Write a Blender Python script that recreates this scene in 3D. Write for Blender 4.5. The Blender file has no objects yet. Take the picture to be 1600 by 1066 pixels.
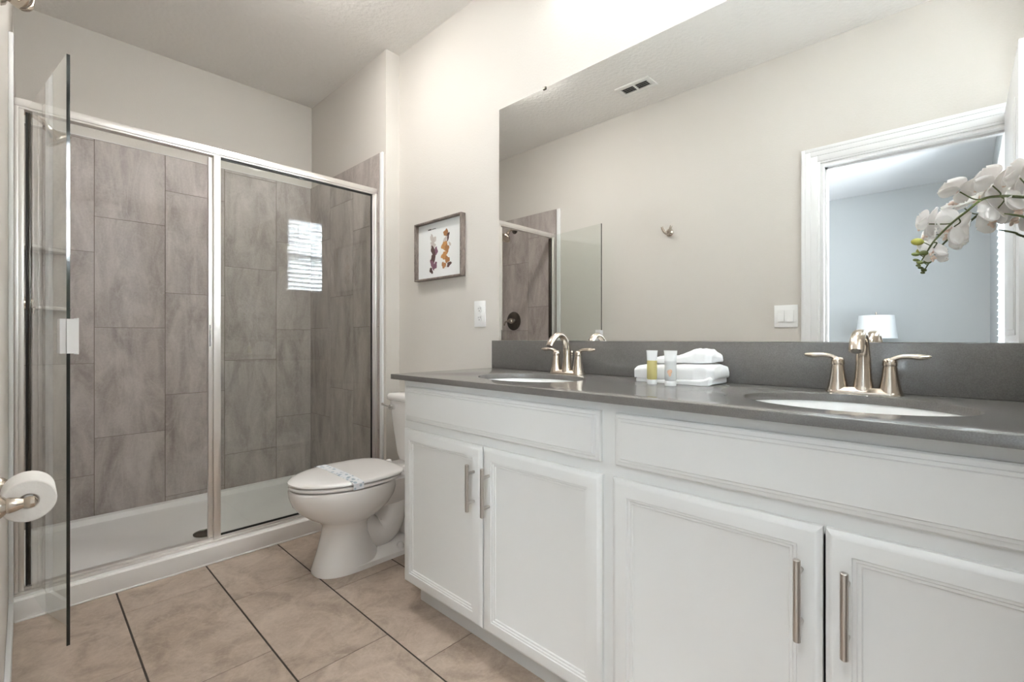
import bpy, bmesh, math, random
from mathutils import Vector, Matrix, noise

random.seed(7)
sc = bpy.context.scene
COL = sc.collection
PI = math.pi

# ------------------------------------------------------------------ camera, world, exposure, lights
H_CAM = 1.04
cam_d = bpy.data.cameras.new('camera')
cam = bpy.data.objects.new('camera', cam_d)
COL.objects.link(cam)
F_PX, V0, VY = 732.0, 528.0, 38.0
YAW = math.atan2(800 - VY, F_PX)
cam.location = (0, 0, H_CAM)
cam.rotation_euler = (PI / 2, 0, -YAW)
cam_d.sensor_fit = 'HORIZONTAL'
cam_d.sensor_width = 36
cam_d.lens = 36 * F_PX / 1600
cam_d.shift_y = -(533 - V0) / 1600
cam_d.clip_start = 0.005
sc.camera = cam

world = bpy.data.worlds.new('world')
sc.world = world
world.use_nodes = True
bg = world.node_tree.nodes['Background']
bg.inputs['Color'].default_value = (0.80, 0.90, 1.0, 1)
bg.inputs['Strength'].default_value = 2.0

vs = sc.view_settings
sc.display_settings.display_device = 'sRGB'
vs.view_transform = 'Standard'
vs.look = 'None'
vs.gamma = 1
vs.use_curve_mapping = False
vs.exposure = 2.2

cy = sc.cycles
cy.use_denoising = True
cy.max_bounces = 10
cy.diffuse_bounces = 5
cy.glossy_bounces = 7
cy.transmission_bounces = 8
cy.transparent_max_bounces = 16
cy.caustics_reflective = True
cy.caustics_refractive = False
cy.sample_clamp_indirect = 6


def area_light(name, loc, rot, sx, sy, power, color=(1, 1, 1), spread=180):
    d = bpy.data.lights.new(name, 'AREA')
    d.shape = 'RECTANGLE'
    d.size, d.size_y = sx, sy
    d.energy = power
    d.spread = math.radians(spread)
    d.color = color
    o = bpy.data.objects.new(name, d)
    o.location = loc
    o.rotation_euler = rot
    COL.objects.link(o)
    return o


def aim(loc, tgt):
    return (Vector(tgt) - Vector(loc)).to_track_quat('-Z', 'Y').to_euler()


# daylight arriving at the two windows, the bedroom one set low to brighten its ceiling
area_light('bathroom_window_daylight', (0.80, -1.20, 2.69), aim((0.80, -1.20, 2.69), (0.80, -0.36, 1.98)), 1.2, 0.9, 800, (1.0, 0.99, 0.97), 95)
area_light('bedroom_window_daylight', (-1.5, -1.2, 1.15), aim((-1.5, -1.2, 1.15), (-1.5, -0.2, 1.75)), 1.8, 0.9, 75, (0.97, 0.985, 1.0))
FILL_CEIL = 20.0
FILL_SMALL = 10.0      # emission of the lamp glasses; the ceiling lamps are added fill
LAMP_VANITY = 1.7
FILL_BED = 15.5

# ------------------------------------------------------------------ constants of the room
XL, XV = -0.040, 1.565          # left wall, vanity wall
YB, YR = 3.474, -0.33           # shower back wall, rear wall
XS = 1.475                      # shower side wall
YS = 2.445                      # front of the shower side wall
ZC = 2.74
CZ = 0.898                      # worktop height


def ray(u, v):
    F = Vector((math.sin(YAW), math.cos(YAW), 0))
    R = Vector((math.cos(YAW), -math.sin(YAW), 0))
    return F + R * ((u - 800) / F_PX) + Vector((0, 0, 1)) * ((V0 - v) / F_PX)


def onx(u, v, X):
    d = ray(u, v)
    p = d * (X / d.x)
    return Vector((p.x, p.y, p.z + H_CAM))


# ------------------------------------------------------------------ materials
MATS = {}


def new_mat(name):
    m = bpy.data.materials.new(name)
    m.use_nodes = True
    MATS[name] = m
    nt = m.node_tree
    return m, nt, nt.nodes['Principled BSDF']


def N(nt, kind, **kw):
    n = nt.nodes.new(kind)
    for k, v in kw.items():
        if k in n.inputs:
            n.inputs[k].default_value = v
        else:
            setattr(n, k, v)
    return n


def basic(name, col, rough=0.5, metal=0.0, spec=0.5, coat=0.0, bump=0.0, bscale=60, var=0.0, vscale=4, bdist=0.002, detail=3):
    m, nt, b = new_mat(name)
    b.inputs['Base Color'].default_value = (*col, 1)
    b.inputs['Roughness'].default_value = rough
    b.inputs['Metallic'].default_value = metal
    b.inputs['Specular IOR Level'].default_value = spec
    b.inputs['Coat Weight'].default_value = coat
    b.inputs['Coat Roughness'].default_value = 0.05
    tc = N(nt, 'ShaderNodeTexCoord')
    if bump:
        nz = N(nt, 'ShaderNodeTexNoise', Scale=bscale, Detail=detail)
        nt.links.new(tc.outputs['Object'], nz.inputs['Vector'])
        bp = N(nt, 'ShaderNodeBump', Strength=bump, Distance=bdist)
        nt.links.new(nz.outputs['Fac'], bp.inputs['Height'])
        nt.links.new(bp.outputs['Normal'], b.inputs['Normal'])
    if var:
        nz2 = N(nt, 'ShaderNodeTexNoise', Scale=vscale, Detail=4)
        nt.links.new(tc.outputs['Object'], nz2.inputs['Vector'])
        mx = N(nt, 'ShaderNodeMix', data_type='RGBA')
        mx.inputs[6].default_value = (*[c * (1 - var) for c in col], 1)
        mx.inputs[7].default_value = (*[min(1, c * (1 + var)) for c in col], 1)
        nt.links.new(nz2.outputs['Fac'], mx.inputs[0])
        nt.links.new(mx.outputs[2], b.inputs['Base Color'])
    return m


WALL = basic('beige_wall_paint', (0.645, 0.612, 0.567), 0.72, spec=0.25, bump=0.22, bscale=110, bdist=0.003)
CEIL = basic('textured_ceiling_paint', (0.83, 0.805, 0.77), 0.85, spec=0.15, bump=0.5, bscale=42, bdist=0.012, detail=5)
WHITE_TRIM = basic('white_trim_paint', (0.80, 0.80, 0.80), 0.32, bump=0.03, bscale=30)
BEDWALL = basic('pale_blue_wall_paint', (0.475, 0.495, 0.502), 0.75, spec=0.2, bump=0.15, bscale=110)
BEDCEIL = basic('bedroom_ceiling_paint', (0.80, 0.81, 0.83), 0.85, spec=0.1)
CARPET = basic('bedroom_carpet', (0.42, 0.39, 0.35), 0.95, bump=0.6, bscale=300)
CAB = basic('white_cabinet_paint', (0.78, 0.785, 0.775), 0.34, bump=0.02, bscale=40)
KICK = basic('white_toe_kick_paint', (0.70, 0.69, 0.67), 0.45)
PORC = basic('white_porcelain', (0.87, 0.845, 0.825), 0.08, coat=0.6)
SEAT = basic('white_seat_plastic', (0.87, 0.85, 0.835), 0.16, coat=0.3)
BASIN = basic('white_basin_china', (0.90, 0.90, 0.89), 0.06, coat=0.7)
PAN = basic('white_shower_pan_acrylic', (0.87, 0.855, 0.84), 0.22, bump=0.03, bscale=15)
NICKEL = basic('brushed_nickel', (0.60, 0.53, 0.455), 0.20, metal=1.0)
PULLM = basic('brushed_steel_pull', (0.53, 0.50, 0.47), 0.30, metal=1.0)
FRAMEM = basic('satin_aluminium', (0.80, 0.77, 0.745), 0.34, metal=0.85, spec=0.5)
BRONZE = basic('dark_bronze_metal', (0.16, 0.145, 0.13), 0.25, metal=1.0)
CHROME = basic('polished_chrome', (0.80, 0.80, 0.80), 0.07, metal=1.0)
BLACK = basic('black_rubber_gasket', (0.012, 0.012, 0.011), 0.45)
DARKEDGE = basic('dark_glass_edge', (0.008, 0.014, 0.012), 0.10, coat=0.5)
PLASTIC = basic('white_switch_plastic', (0.84, 0.84, 0.83), 0.28)
SLOT = basic('dark_slot', (0.05, 0.05, 0.05), 0.6)
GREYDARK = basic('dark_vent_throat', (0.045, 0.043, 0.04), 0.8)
VENTM = basic('white_vent_metal', (0.74, 0.73, 0.70), 0.45)
CERAMIC = basic('pale_ceramic_shelf', (0.66, 0.62, 0.59), 0.15, coat=0.4)
PAPERROLL = basic('tissue_paper', (0.83, 0.81, 0.785), 0.9, bump=0.5, bscale=70, bdist=0.004)
CARD = basic('pale_card_core', (0.55, 0.49, 0.43), 0.85)
TOWELM = basic('white_terry_cloth', (0.87, 0.87, 0.865), 0.95, spec=0.1, bump=0.7, bscale=700, bdist=0.002)
MATBOARD = basic('white_mat_board', (0.80, 0.81, 0.80), 0.8)
SHADE_M = basic('white_linen_shade', (0.82, 0.85, 0.87), 0.8)
LAMPBASE = basic('pale_ceramic_lamp_base', (0.68, 0.66, 0.63), 0.3)
NIGHT = basic('brown_nightstand_wood', (0.22, 0.14, 0.10), 0.4)
STEMM = basic('dark_green_stem', (0.075, 0.095, 0.025), 0.45)
BUDM = basic('green_bud', (0.12, 0.15, 0.035), 0.4, var=0.35, vscale=40)
BUDY = basic('yellow_green_bud', (0.30, 0.29, 0.05), 0.4, var=0.4, vscale=25)
LIPM = basic('pale_pink_orchid_lip', (0.84, 0.66, 0.56), 0.5, var=0.15, vscale=90)
LEAFM = basic('orchid_leaf', (0.06, 0.13, 0.03), 0.35)
POTM = basic('white_pot_glaze', (0.78, 0.78, 0.76), 0.2)
MOSS = basic('brown_moss', (0.16, 0.12, 0.07), 0.9, bump=1, bscale=80)
CRIMP = basic('white_tube_crimp', (0.86, 0.87, 0.86), 0.3)
def band_mat():
    m, nt, b = new_mat('printed_paper_band')
    tc = N(nt, 'ShaderNodeTexCoord')
    vo = N(nt, 'ShaderNodeTexVoronoi', Scale=44)
    nt.links.new(tc.outputs['Object'], vo.inputs['Vector'])
    rp = N(nt, 'ShaderNodeValToRGB')
    rp.color_ramp.elements[0].position, rp.color_ramp.elements[0].color = 0.30, (0.36, 0.45, 0.52, 1)
    rp.color_ramp.elements[1].position, rp.color_ramp.elements[1].color = 0.42, (0.80, 0.82, 0.85, 1)
    nt.links.new(vo.outputs['Distance'], rp.inputs[0])
    nt.links.new(rp.outputs[0], b.inputs['Base Color'])
    b.inputs['Roughness'].default_value = 0.5
    return m


BANDM = band_mat()
CAULK = basic('white_caulk', (0.72, 0.70, 0.68), 0.5)
INK = basic('dark_print_ink', (0.05, 0.045, 0.045), 0.8)
P_BROWN = basic('brown_watercolour', (0.36, 0.17, 0.07), 0.9, var=0.3, vscale=60)
P_ORANGE = basic('rust_watercolour', (0.50, 0.25, 0.09), 0.9, var=0.3, vscale=60)
P_MAUVE = basic('mauve_watercolour', (0.22, 0.11, 0.15), 0.9, var=0.3, vscale=60)
P_GREY = basic('grey_watercolour', (0.55, 0.50, 0.47), 0.9, var=0.2, vscale=60)
P_DARK = basic('umber_watercolour', (0.10, 0.055, 0.05), 0.9, var=0.3, vscale=60)


def petal_mat():
    m, nt, b = new_mat('ivory_orchid_petal')
    b.inputs['Base Color'].default_value = (0.95, 0.925, 0.905, 1)
    b.inputs['Roughness'].default_value = 0.55
    tr = N(nt, 'ShaderNodeBsdfTranslucent')
    tr.inputs['Color'].default_value = (0.96, 0.94, 0.92, 1)
    mx = N(nt, 'ShaderNodeMixShader')
    mx.inputs[0].default_value = 0.42
    out = nt.nodes['Material Output']
    nt.links.new(b.outputs[0], mx.inputs[1])
    nt.links.new(tr.outputs[0], mx.inputs[2])
    nt.links.new(mx.outputs[0], out.inputs['Surface'])
    return m


PETAL = petal_mat()


def slat_mat():
    m, nt, b = new_mat('white_blind_slat')
    b.inputs['Base Color'].default_value = (0.85, 0.87, 0.88, 1)
    tr = N(nt, 'ShaderNodeBsdfTranslucent')
    tr.inputs['Color'].default_value = (0.85, 0.88, 0.90, 1)
    mx = N(nt, 'ShaderNodeMixShader')
    mx.inputs[0].default_value = 0.5
    nt.links.new(b.outputs[0], mx.inputs[1])
    nt.links.new(tr.outputs[0], mx.inputs[2])
    nt.links.new(mx.outputs[0], nt.nodes['Material Output'].inputs['Surface'])
    return m


SLAT = slat_mat()


def glass_mat(name, tint, refl=1.0):
    # clear pane: straight-through transmission with Fresnel reflection at the outer faces
    m, nt, b = new_mat(name)
    nt.nodes.remove(b)
    tr = N(nt, 'ShaderNodeBsdfTransparent')
    tr.inputs['Color'].default_value = (*tint, 1)
    gl = N(nt, 'ShaderNodeBsdfGlossy')
    gl.inputs['Color'].default_value = (refl, refl, refl, 1)
    gl.inputs['Roughness'].default_value = 0.0
    fr = N(nt, 'ShaderNodeFresnel', IOR=1.62)
    geo = N(nt, 'ShaderNodeNewGeometry')
    sub = N(nt, 'ShaderNodeMath', operation='SUBTRACT')
    sub.inputs[0].default_value = 1.0
    nt.links.new(geo.outputs['Backfacing'], sub.inputs[1])
    mul = N(nt, 'ShaderNodeMath', operation='MULTIPLY')
    nt.links.new(fr.outputs[0], mul.inputs[0])
    nt.links.new(sub.outputs[0], mul.inputs[1])
    mx = N(nt, 'ShaderNodeMixShader')
    nt.links.new(mul.outputs[0], mx.inputs[0])
    nt.links.new(tr.outputs[0], mx.inputs[1])
    nt.links.new(gl.outputs[0], mx.inputs[2])
    nt.links.new(mx.outputs[0], nt.nodes['Material Output'].inputs['Surface'])
    return m


GLASS = glass_mat('clear_shower_glass', (0.955, 0.97, 0.96))
PANE = glass_mat('window_glass', (0.98, 0.99, 0.99))


def mirror_mat():
    m, nt, b = new_mat('silvered_mirror')
    b.inputs['Base Color'].default_value = (0.93, 0.945, 0.943, 1)
    b.inputs['Metallic'].default_value = 1
    b.inputs['Roughness'].default_value = 0.0
    return m


MIRROR = mirror_mat()


def quartz_mat():
    m, nt, b = new_mat('grey_quartz')
    tc = N(nt, 'ShaderNodeTexCoord')
    nz = N(nt, 'ShaderNodeTexNoise', Scale=420, Detail=3)
    nz2 = N(nt, 'ShaderNodeTexNoise', Scale=60, Detail=3)
    for n in (nz, nz2):
        nt.links.new(tc.outputs['Object'], n.inputs['Vector'])
    ad = N(nt, 'ShaderNodeMath', operation='MULTIPLY_ADD')
    ad.inputs[1].default_value = 0.25
    nt.links.new(nz2.outputs['Fac'], ad.inputs[0])
    nt.links.new(nz.outputs['Fac'], ad.inputs[2])
    rp = N(nt, 'ShaderNodeValToRGB')
    rp.color_ramp.elements[0].position = 0.40
    rp.color_ramp.elements[0].color = (0.128, 0.120, 0.112, 1)
    rp.color_ramp.elements[1].position = 0.85
    rp.color_ramp.elements[1].color = (0.178, 0.168, 0.159, 1)
    hf = N(nt, 'ShaderNodeMath', operation='MULTIPLY')
    hf.inputs[1].default_value = 1.0
    nt.links.new(ad.outputs[0], hf.inputs[0])
    nt.links.new(hf.outputs[0], rp.inputs[0])
    nt.links.new(rp.outputs[0], b.inputs['Base Color'])
    b.inputs['Roughness'].default_value = 0.27
    b.inputs['Specular IOR Level'].default_value = 0.7
    b.inputs['Coat Weight'].default_value = 0.4
    b.inputs['Coat Roughness'].default_value = 0.04
    return m


QUARTZ = quartz_mat()


def stone_tile(name, dark, mid, light, rot, rough, bump, scale=3.0, spec=0.45):
    m, nt, b = new_mat(name)
    tc = N(nt, 'ShaderNodeTexCoord')
    at = N(nt, 'ShaderNodeAttribute', attribute_name='tile_seed')
    sc_ = N(nt, 'ShaderNodeVectorMath', operation='SCALE')
    sc_.inputs['Scale'].default_value = 9.0
    nt.links.new(at.outputs['Color'], sc_.inputs[0])
    ad = N(nt, 'ShaderNodeVectorMath', operation='ADD')
    nt.links.new(tc.outputs['Object'], ad.inputs[0])
    nt.links.new(sc_.outputs[0], ad.inputs[1])
    mp = N(nt, 'ShaderNodeMapping')
    mp.inputs['Rotation'].default_value = rot
    mp.inputs['Scale'].default_value = (2.6, 2.6, 0.8)
    nt.links.new(ad.outputs[0], mp.inputs['Vector'])
    n1 = N(nt, 'ShaderNodeTexNoise', Scale=scale, Detail=8, Roughness=0.62, Distortion=0.8)
    nt.links.new(mp.outputs[0], n1.inputs['Vector'])
    n2 = N(nt, 'ShaderNodeTexNoise', Scale=90, Detail=5, Roughness=0.7)
    nt.links.new(ad.outputs[0], n2.inputs['Vector'])
    n3 = N(nt, 'ShaderNodeTexNoise', Scale=scale * 0.9, Detail=6, Distortion=1.8)
    nt.links.new(mp.outputs[0], n3.inputs['Vector'])
    # thin veins
    v1 = N(nt, 'ShaderNodeMath', operation='SUBTRACT')
    v1.inputs[1].default_value = 0.5
    nt.links.new(n3.outputs['Fac'], v1.inputs[0])
    v2 = N(nt, 'ShaderNodeMath', operation='ABSOLUTE')
    nt.links.new(v1.outputs[0], v2.inputs[0])
    v3 = N(nt, 'ShaderNodeMapRange')
    v3.inputs['From Min'].default_value = 0.0
    v3.inputs['From Max'].default_value = 0.035
    v3.inputs['To Min'].default_value = 1.0
    v3.inputs['To Max'].default_value = 0.0
    nt.links.new(v2.outputs[0], v3.inputs['Value'])
    a1 = N(nt, 'ShaderNodeMath', operation='MULTIPLY_ADD')
    a1.inputs[1].default_value = 0.30
    nt.links.new(n2.outputs['Fac'], a1.inputs[0])
    nt.links.new(n1.outputs['Fac'], a1.inputs[2])
    rp = N(nt, 'ShaderNodeValToRGB')
    e = rp.color_ramp.elements
    e[0].position, e[0].color = 0.46, (*dark, 1)
    e[1].position, e[1].color = 0.86, (*light, 1)
    k = e.new(0.64)
    k.color = (*mid, 1)
    nt.links.new(a1.outputs[0], rp.inputs[0])
    mx = N(nt, 'ShaderNodeMix', data_type='RGBA')
    mx.inputs[7].default_value = (*[c * 1.25 for c in light], 1)
    vs_ = N(nt, 'ShaderNodeMath', operation='MULTIPLY')
    vs_.inputs[1].default_value = 0.15
    nt.links.new(v3.outputs[0], vs_.inputs[0])
    nt.links.new(vs_.outputs[0], mx.inputs[0])
    nt.links.new(rp.outputs[0], mx.inputs[6])
    nt.links.new(mx.outputs[2], b.inputs['Base Color'])
    b.inputs['Roughness'].default_value = rough
    b.inputs['Specular IOR Level'].default_value = spec
    bp = N(nt, 'ShaderNodeBump', Strength=bump, Distance=0.004)
    nt.links.new(a1.outputs[0], bp.inputs['Height'])
    nt.links.new(bp.outputs['Normal'], b.inputs['Normal'])
    return m


TILE = stone_tile('taupe_slate_wall_tile', (0.29, 0.250, 0.230), (0.405, 0.358, 0.333), (0.53, 0.478, 0.45), (0.3, 0.5, 0.5), 0.38, 0.25, 3.2)
FTILE = stone_tile('taupe_slate_floor_tile', (0.30, 0.235, 0.185), (0.43, 0.345, 0.28), (0.55, 0.455, 0.38), (0.2, 0.3, 0.9), 0.33, 0.18, 2.6)
GROUT = basic('taupe_wall_grout', (0.20, 0.165, 0.14), 0.9)
FGROUT = basic('dark_floor_grout', (0.055, 0.045, 0.037), 0.9)


def wood_mat():
    m, nt, b = new_mat('weathered_grey_wood')
    tc = N(nt, 'ShaderNodeTexCoord')
    mp = N(nt, 'ShaderNodeMapping')
    mp.inputs['Scale'].default_value = (90, 14, 14)
    nt.links.new(tc.outputs['Object'], mp.inputs['Vector'])
    nz = N(nt, 'ShaderNodeTexNoise', Scale=3, Detail=6, Distortion=0.6)
    nt.links.new(mp.outputs[0], nz.inputs['Vector'])
    rp = N(nt, 'ShaderNodeValToRGB')
    rp.color_ramp.elements[0].color = (0.10, 0.078, 0.065, 1)
    rp.color_ramp.elements[0].position = 0.3
    rp.color_ramp.elements[1].color = (0.27, 0.22, 0.19, 1)
    rp.color_ramp.elements[1].position = 0.7
    nt.links.new(nz.outputs['Fac'], rp.inputs[0])
    nt.links.new(rp.outputs[0], b.inputs['Base Color'])
    b.inputs['Roughness'].default_value = 0.6
    return m


WOOD = wood_mat()


def emis(name, col, s):
    m, nt, b = new_mat(name)
    b.inputs['Base Color'].default_value = (0.8, 0.8, 0.8, 1)
    b.inputs['Emission Color'].default_value = (*col, 1)
    b.inputs['Emission Strength'].default_value = s
    return m


GLOW_C = emis('ceiling_fill_lamp_glass', (1, 0.975, 0.94), FILL_CEIL)
GLOW_D = emis('small_fill_lamp_glass', (1, 0.985, 0.96), FILL_SMALL)
GLOW_V = emis('lit_vanity_lamp_glass', (1, 0.985, 0.965), LAMP_VANITY)
GLOW_B = emis('bedroom_fill_lamp_glass', (1.0, 0.99, 0.975), FILL_BED)


def gel_mat(name, col, trans):
    m, nt, b = new_mat(name)
    b.inputs['Base Color'].default_value = (*col, 1)
    b.inputs['Roughness'].default_value = 0.18
    tr = N(nt, 'ShaderNodeBsdfTranslucent')
    tr.inputs['Color'].default_value = (*col, 1)
    mx = N(nt, 'ShaderNodeMixShader')
    mx.inputs[0].default_value = trans
    nt.links.new(b.outputs[0], mx.inputs[1])
    nt.links.new(tr.outputs[0], mx.inputs[2])
    nt.links.new(mx.outputs[0], nt.nodes['Material Output'].inputs['Surface'])
    return m


GEL_Y = gel_mat('yellow_gel', (0.74, 0.66, 0.30), 0.35)
GEL_YL = gel_mat('pale_yellow_gel', (0.78, 0.72, 0.42), 0.35)
GEL_W = gel_mat('milky_tube_plastic', (0.82, 0.83, 0.82), 0.3)
ORANGE = basic('faded_orange_print', (0.80, 0.52, 0.36), 0.5, var=0.25, vscale=120)
GREYPRINT = basic('grey_print', (0.62, 0.64, 0.64), 0.5)


# ------------------------------------------------------------------ mesh helpers
class MB:
    def __init__(self):
        self.bm = bmesh.new()
        self.mats = []
        self.seed = None

    def mi(self, mat):
        if mat is None:
            return 0
        if mat not in self.mats:
            self.mats.append(mat)
        return self.mats.index(mat)

    def box(self, x0, x1, y0, y1, z0, z1, bev=0.0, mat=None, seg=2):
        bm = self.bm
        vs_ = [bm.verts.new((x, y, z)) for x in (x0, x1) for y in (y0, y1) for z in (z0, z1)]
        idx = [(0, 1, 3, 2), (4, 6, 7, 5), (0, 4, 5, 1), (2, 3, 7, 6), (0, 2, 6, 4), (1, 5, 7, 3)]
        fs = [bm.faces.new([vs_[i] for i in q]) for q in idx]
        k = self.mi(mat)
        for f in fs:
            f.material_index = k
        if bev:
            es = list({e for f in fs for e in f.edges})
            r = bmesh.ops.bevel(bm, geom=es, offset=bev, segments=seg, profile=0.5, affect='EDGES')
            for f in r['faces']:
                f.material_index = k
        return self

    def loft(self, rings, cap0=True, cap1=True, mat=None, closed=True):
        bm = self.bm
        k = self.mi(mat)
        R = [[bm.verts.new(p) for p in r] for r in rings]
        n = len(R[0])
        for a, b in zip(R[:-1], R[1:]):
            for i in range(n if closed else n - 1):
                j = (i + 1) % n
                try:
                    f = bm.faces.new((a[i], a[j], b[j], b[i]))
                    f.material_index = k
                except ValueError:
                    pass
        if cap0:
            f = bm.faces.new(list(reversed(R[0])))
            f.material_index = k
        if cap1:
            f = bm.faces.new(R[-1])
            f.material_index = k
        return self

    def lathe(self, prof, c=(0, 0, 0), axis='Z', n=32, mat=None, caps=True):
        rings = []
        for r, h in prof:
            ring = []
            for i in range(n):
                t = 2 * PI * i / n
                a, b = r * math.cos(t), r * math.sin(t)
                if axis == 'Z':
                    p = (a, b, h)
                elif axis == 'X':
                    p = (h, a, b)
                else:
                    p = (b, h, a)
                ring.append((p[0] + c[0], p[1] + c[1], p[2] + c[2]))
            rings.append(ring)
        return self.loft(rings, caps, caps, mat)

    def tube(self, pts, rad, n=12, mat=None, flat=None, caps=True):
        """sweep circles (or ellipses with flat=(side,up) factors) along pts"""
        pts = [Vector(p) for p in pts]
        if not hasattr(rad, '__len__'):
            rad = [rad] * len(pts)
        rings = []
        up = Vector((0, 0, 1))
        prev = None
        for i, p in enumerate(pts):
            t = (pts[min(i + 1, len(pts) - 1)] - pts[max(i - 1, 0)]).normalized()
            if prev is None:
                ref = up if abs(t.dot(up)) < 0.9 else Vector((1, 0, 0))
                s = t.cross(ref).normalized()
            else:
                s = (prev - t * prev.dot(t)).normalized()
            prev = s
            u = s.cross(t).normalized()
            r = rad[i]
            fx, fy = (1, 1) if flat is None else (flat[i] if hasattr(flat[0], '__len__') else flat)
            rings.append([p + s * (r * fx * math.cos(2 * PI * k / n)) + u * (r * fy * math.sin(2 * PI * k / n)) for k in range(n)])
        return self.loft(rings, caps, caps, mat)

    def ellipsoid(self, c, r, n=20, m=12, mat=None, rot=None):
        c = Vector(c)
        rings = []
        for i in range(1, m):
            a = PI * i / m
            ring = []
            for j in range(n):
                t = 2 * PI * j / n
                v = Vector((r[0] * math.sin(a) * math.cos(t), r[1] * math.sin(a) * math.sin(t), -r[2] * math.cos(a)))
                if rot is not None:
                    v = rot @ v
                ring.append(c + v)
            rings.append(ring)
        return self.loft(rings, True, True, mat)

    def panel(self, prof, y0, y1, z0, z1, xback, mat=None):
        """rectangular front facing -x, lofted from (inset, height) pairs"""
        rings = []
        for ins, hgt in prof:
            x = xback - hgt
            rings.append([(x, y0 + ins, z0 + ins), (x, y0 + ins, z1 - ins), (x, y1 - ins, z1 - ins), (x, y1 - ins, z0 + ins)])
        return self.loft(rings, True, True, mat)

    def build(self, name, mat=None, parent=None, origin=(0, 0, 0), smooth=35, link=True):
        bm = self.bm
        bmesh.ops.recalc_face_normals(bm, faces=bm.faces[:])
        me = bpy.data.meshes.new(name)
        o = Vector(origin)
        if parent is not None:
            o = Vector(parent.get('_o', (0, 0, 0)))
        for v in bm.verts:
            v.co -= o
        bm.to_mesh(me)
        bm.free()
        ms = self.mats if self.mats else [mat]
        for m in ms:
            me.materials.append(m if m is not None else mat)
        if smooth:
            me.polygons.foreach_set('use_smooth', [True] * len(me.polygons))
            try:
                me.set_sharp_from_angle(angle=math.radians(smooth))
            except Exception:
                pass
        ob = bpy.data.objects.new(name, me)
        COL.objects.link(ob)
        if parent is not None:
            ob.parent = parent
        else:
            ob.location = o
        ob['_o'] = tuple(o)
        return ob


def thing(name, label, cat, loc, group=None):
    o = bpy.data.objects.new(name, None)
    o.empty_display_size = 0.05
    COL.objects.link(o)
    o.location = loc
    o['_o'] = tuple(loc)
    return tag(o, label, cat, group)


def tag(o, label, cat, group=None, kind=None):
    o['label'] = label
    o['category'] = cat
    if group:
        o['group'] = group
    if kind:
        o['kind'] = kind
    return o


def struct(o, label, cat):
    return tag(o, label, cat, kind='structure')


def box_mb(*a, **k):
    return MB().box(*a, **k)


def copy_tree(o, parent=None):
    c = o.copy()
    COL.objects.link(c)
    if parent is not None:
        c.parent = parent
    for ch in list(o.children):
        copy_tree(ch, c)
    return c


def bezier(p0, p1, p2, p3, n):
    out = []
    for i in range(n + 1):
        t = i / n
        out.append(Vector(p0) * (1 - t) ** 3 + Vector(p1) * 3 * t * (1 - t) ** 2 + Vector(p2) * 3 * t * t * (1 - t) + Vector(p3) * t ** 3)
    return out


def catmull(P, n=6):
    P = [Vector(p) for p in P]
    Q = [P[0] * 2 - P[1]] + P + [P[-1] * 2 - P[-2]]
    out = []
    for i in range(1, len(Q) - 2):
        for k in range(n):
            t = k / n
            a, b, c, d = Q[i - 1], Q[i], Q[i + 1], Q[i + 2]
            out.append(0.5 * ((2 * b) + (c - a) * t + (2 * a - 5 * b + 4 * c - d) * t * t + (3 * b - a - 3 * c + d) * t ** 3))
    out.append(P[-1])
    return out


def interp(vals, n):
    out = []
    for i in range(n):
        s = i / (n - 1) * (len(vals) - 1)
        k = min(int(s), len(vals) - 2)
        f = s - k
        f = f * f * (3 - 2 * f)
        out.append(vals[k] * (1 - f) + vals[k + 1] * f)
    return out


# tiles as real slabs in one mesh: plane 'floor' (x,y), 'back' (x,z), 'side' (y,z)
def tile_field(mb, plane, a_lines, bounds, rows, length, face, gap_a, gap_b, grout, tile, thick, sgn):
    (a0, a1), (b0, b1) = bounds
    lay = mb.bm.loops.layers.float_color.new('tile_seed') if 'tile_seed' not in mb.bm.loops.layers.float_color else mb.bm.loops.layers.float_color['tile_seed']
    rnd = random.Random(11)

    def bx(aa, ab, ba, bb, f0, f1, mat, bev):
        n0 = len(mb.bm.faces)
        mb.bm.faces.ensure_lookup_table()
        lo, hi = min(f0, f1), max(f0, f1)
        if plane == 'floor':
            mb.box(aa, ab, ba, bb, lo, hi, bev, mat, 1)
        elif plane == 'back':
            mb.box(aa, ab, lo, hi, ba, bb, bev, mat, 1)
        else:
            mb.box(lo, hi, aa, ab, ba, bb, bev, mat, 1)
        mb.bm.faces.ensure_lookup_table()
        seed = (rnd.random(), rnd.random(), rnd.random(), 1)
        for f in mb.bm.faces[n0:]:
            for l in f.loops:
                l[lay] = seed

    bx(a0, a1, b0, b1, face - sgn * thick, face - sgn * 0.0016, grout, 0)
    for (s, e, off) in a_lines:
        s2, e2 = max(s, a0), min(e, a1)
        if e2 - s2 < 0.004:
            continue
        k = math.floor((b0 - off) / length)
        while off + k * length < b1:
            q0, q1 = off + k * length, off + (k + 1) * length
            q0c, q1c = max(q0, b0), min(q1, b1)
            if q1c - q0c > 0.004:
                bx(s2 + gap_a / 2, e2 - gap_a / 2, q0c + gap_b / 2, q1c - gap_b / 2, face - sgn * (thick - 0.001), face, tile, 0.0009)
            k += 1


# ------------------------------------------------------------------ the room
# floor
mb = MB()
cols = []
offs = {0: 1.867, 1: 1.652, 2: 1.453}
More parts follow.
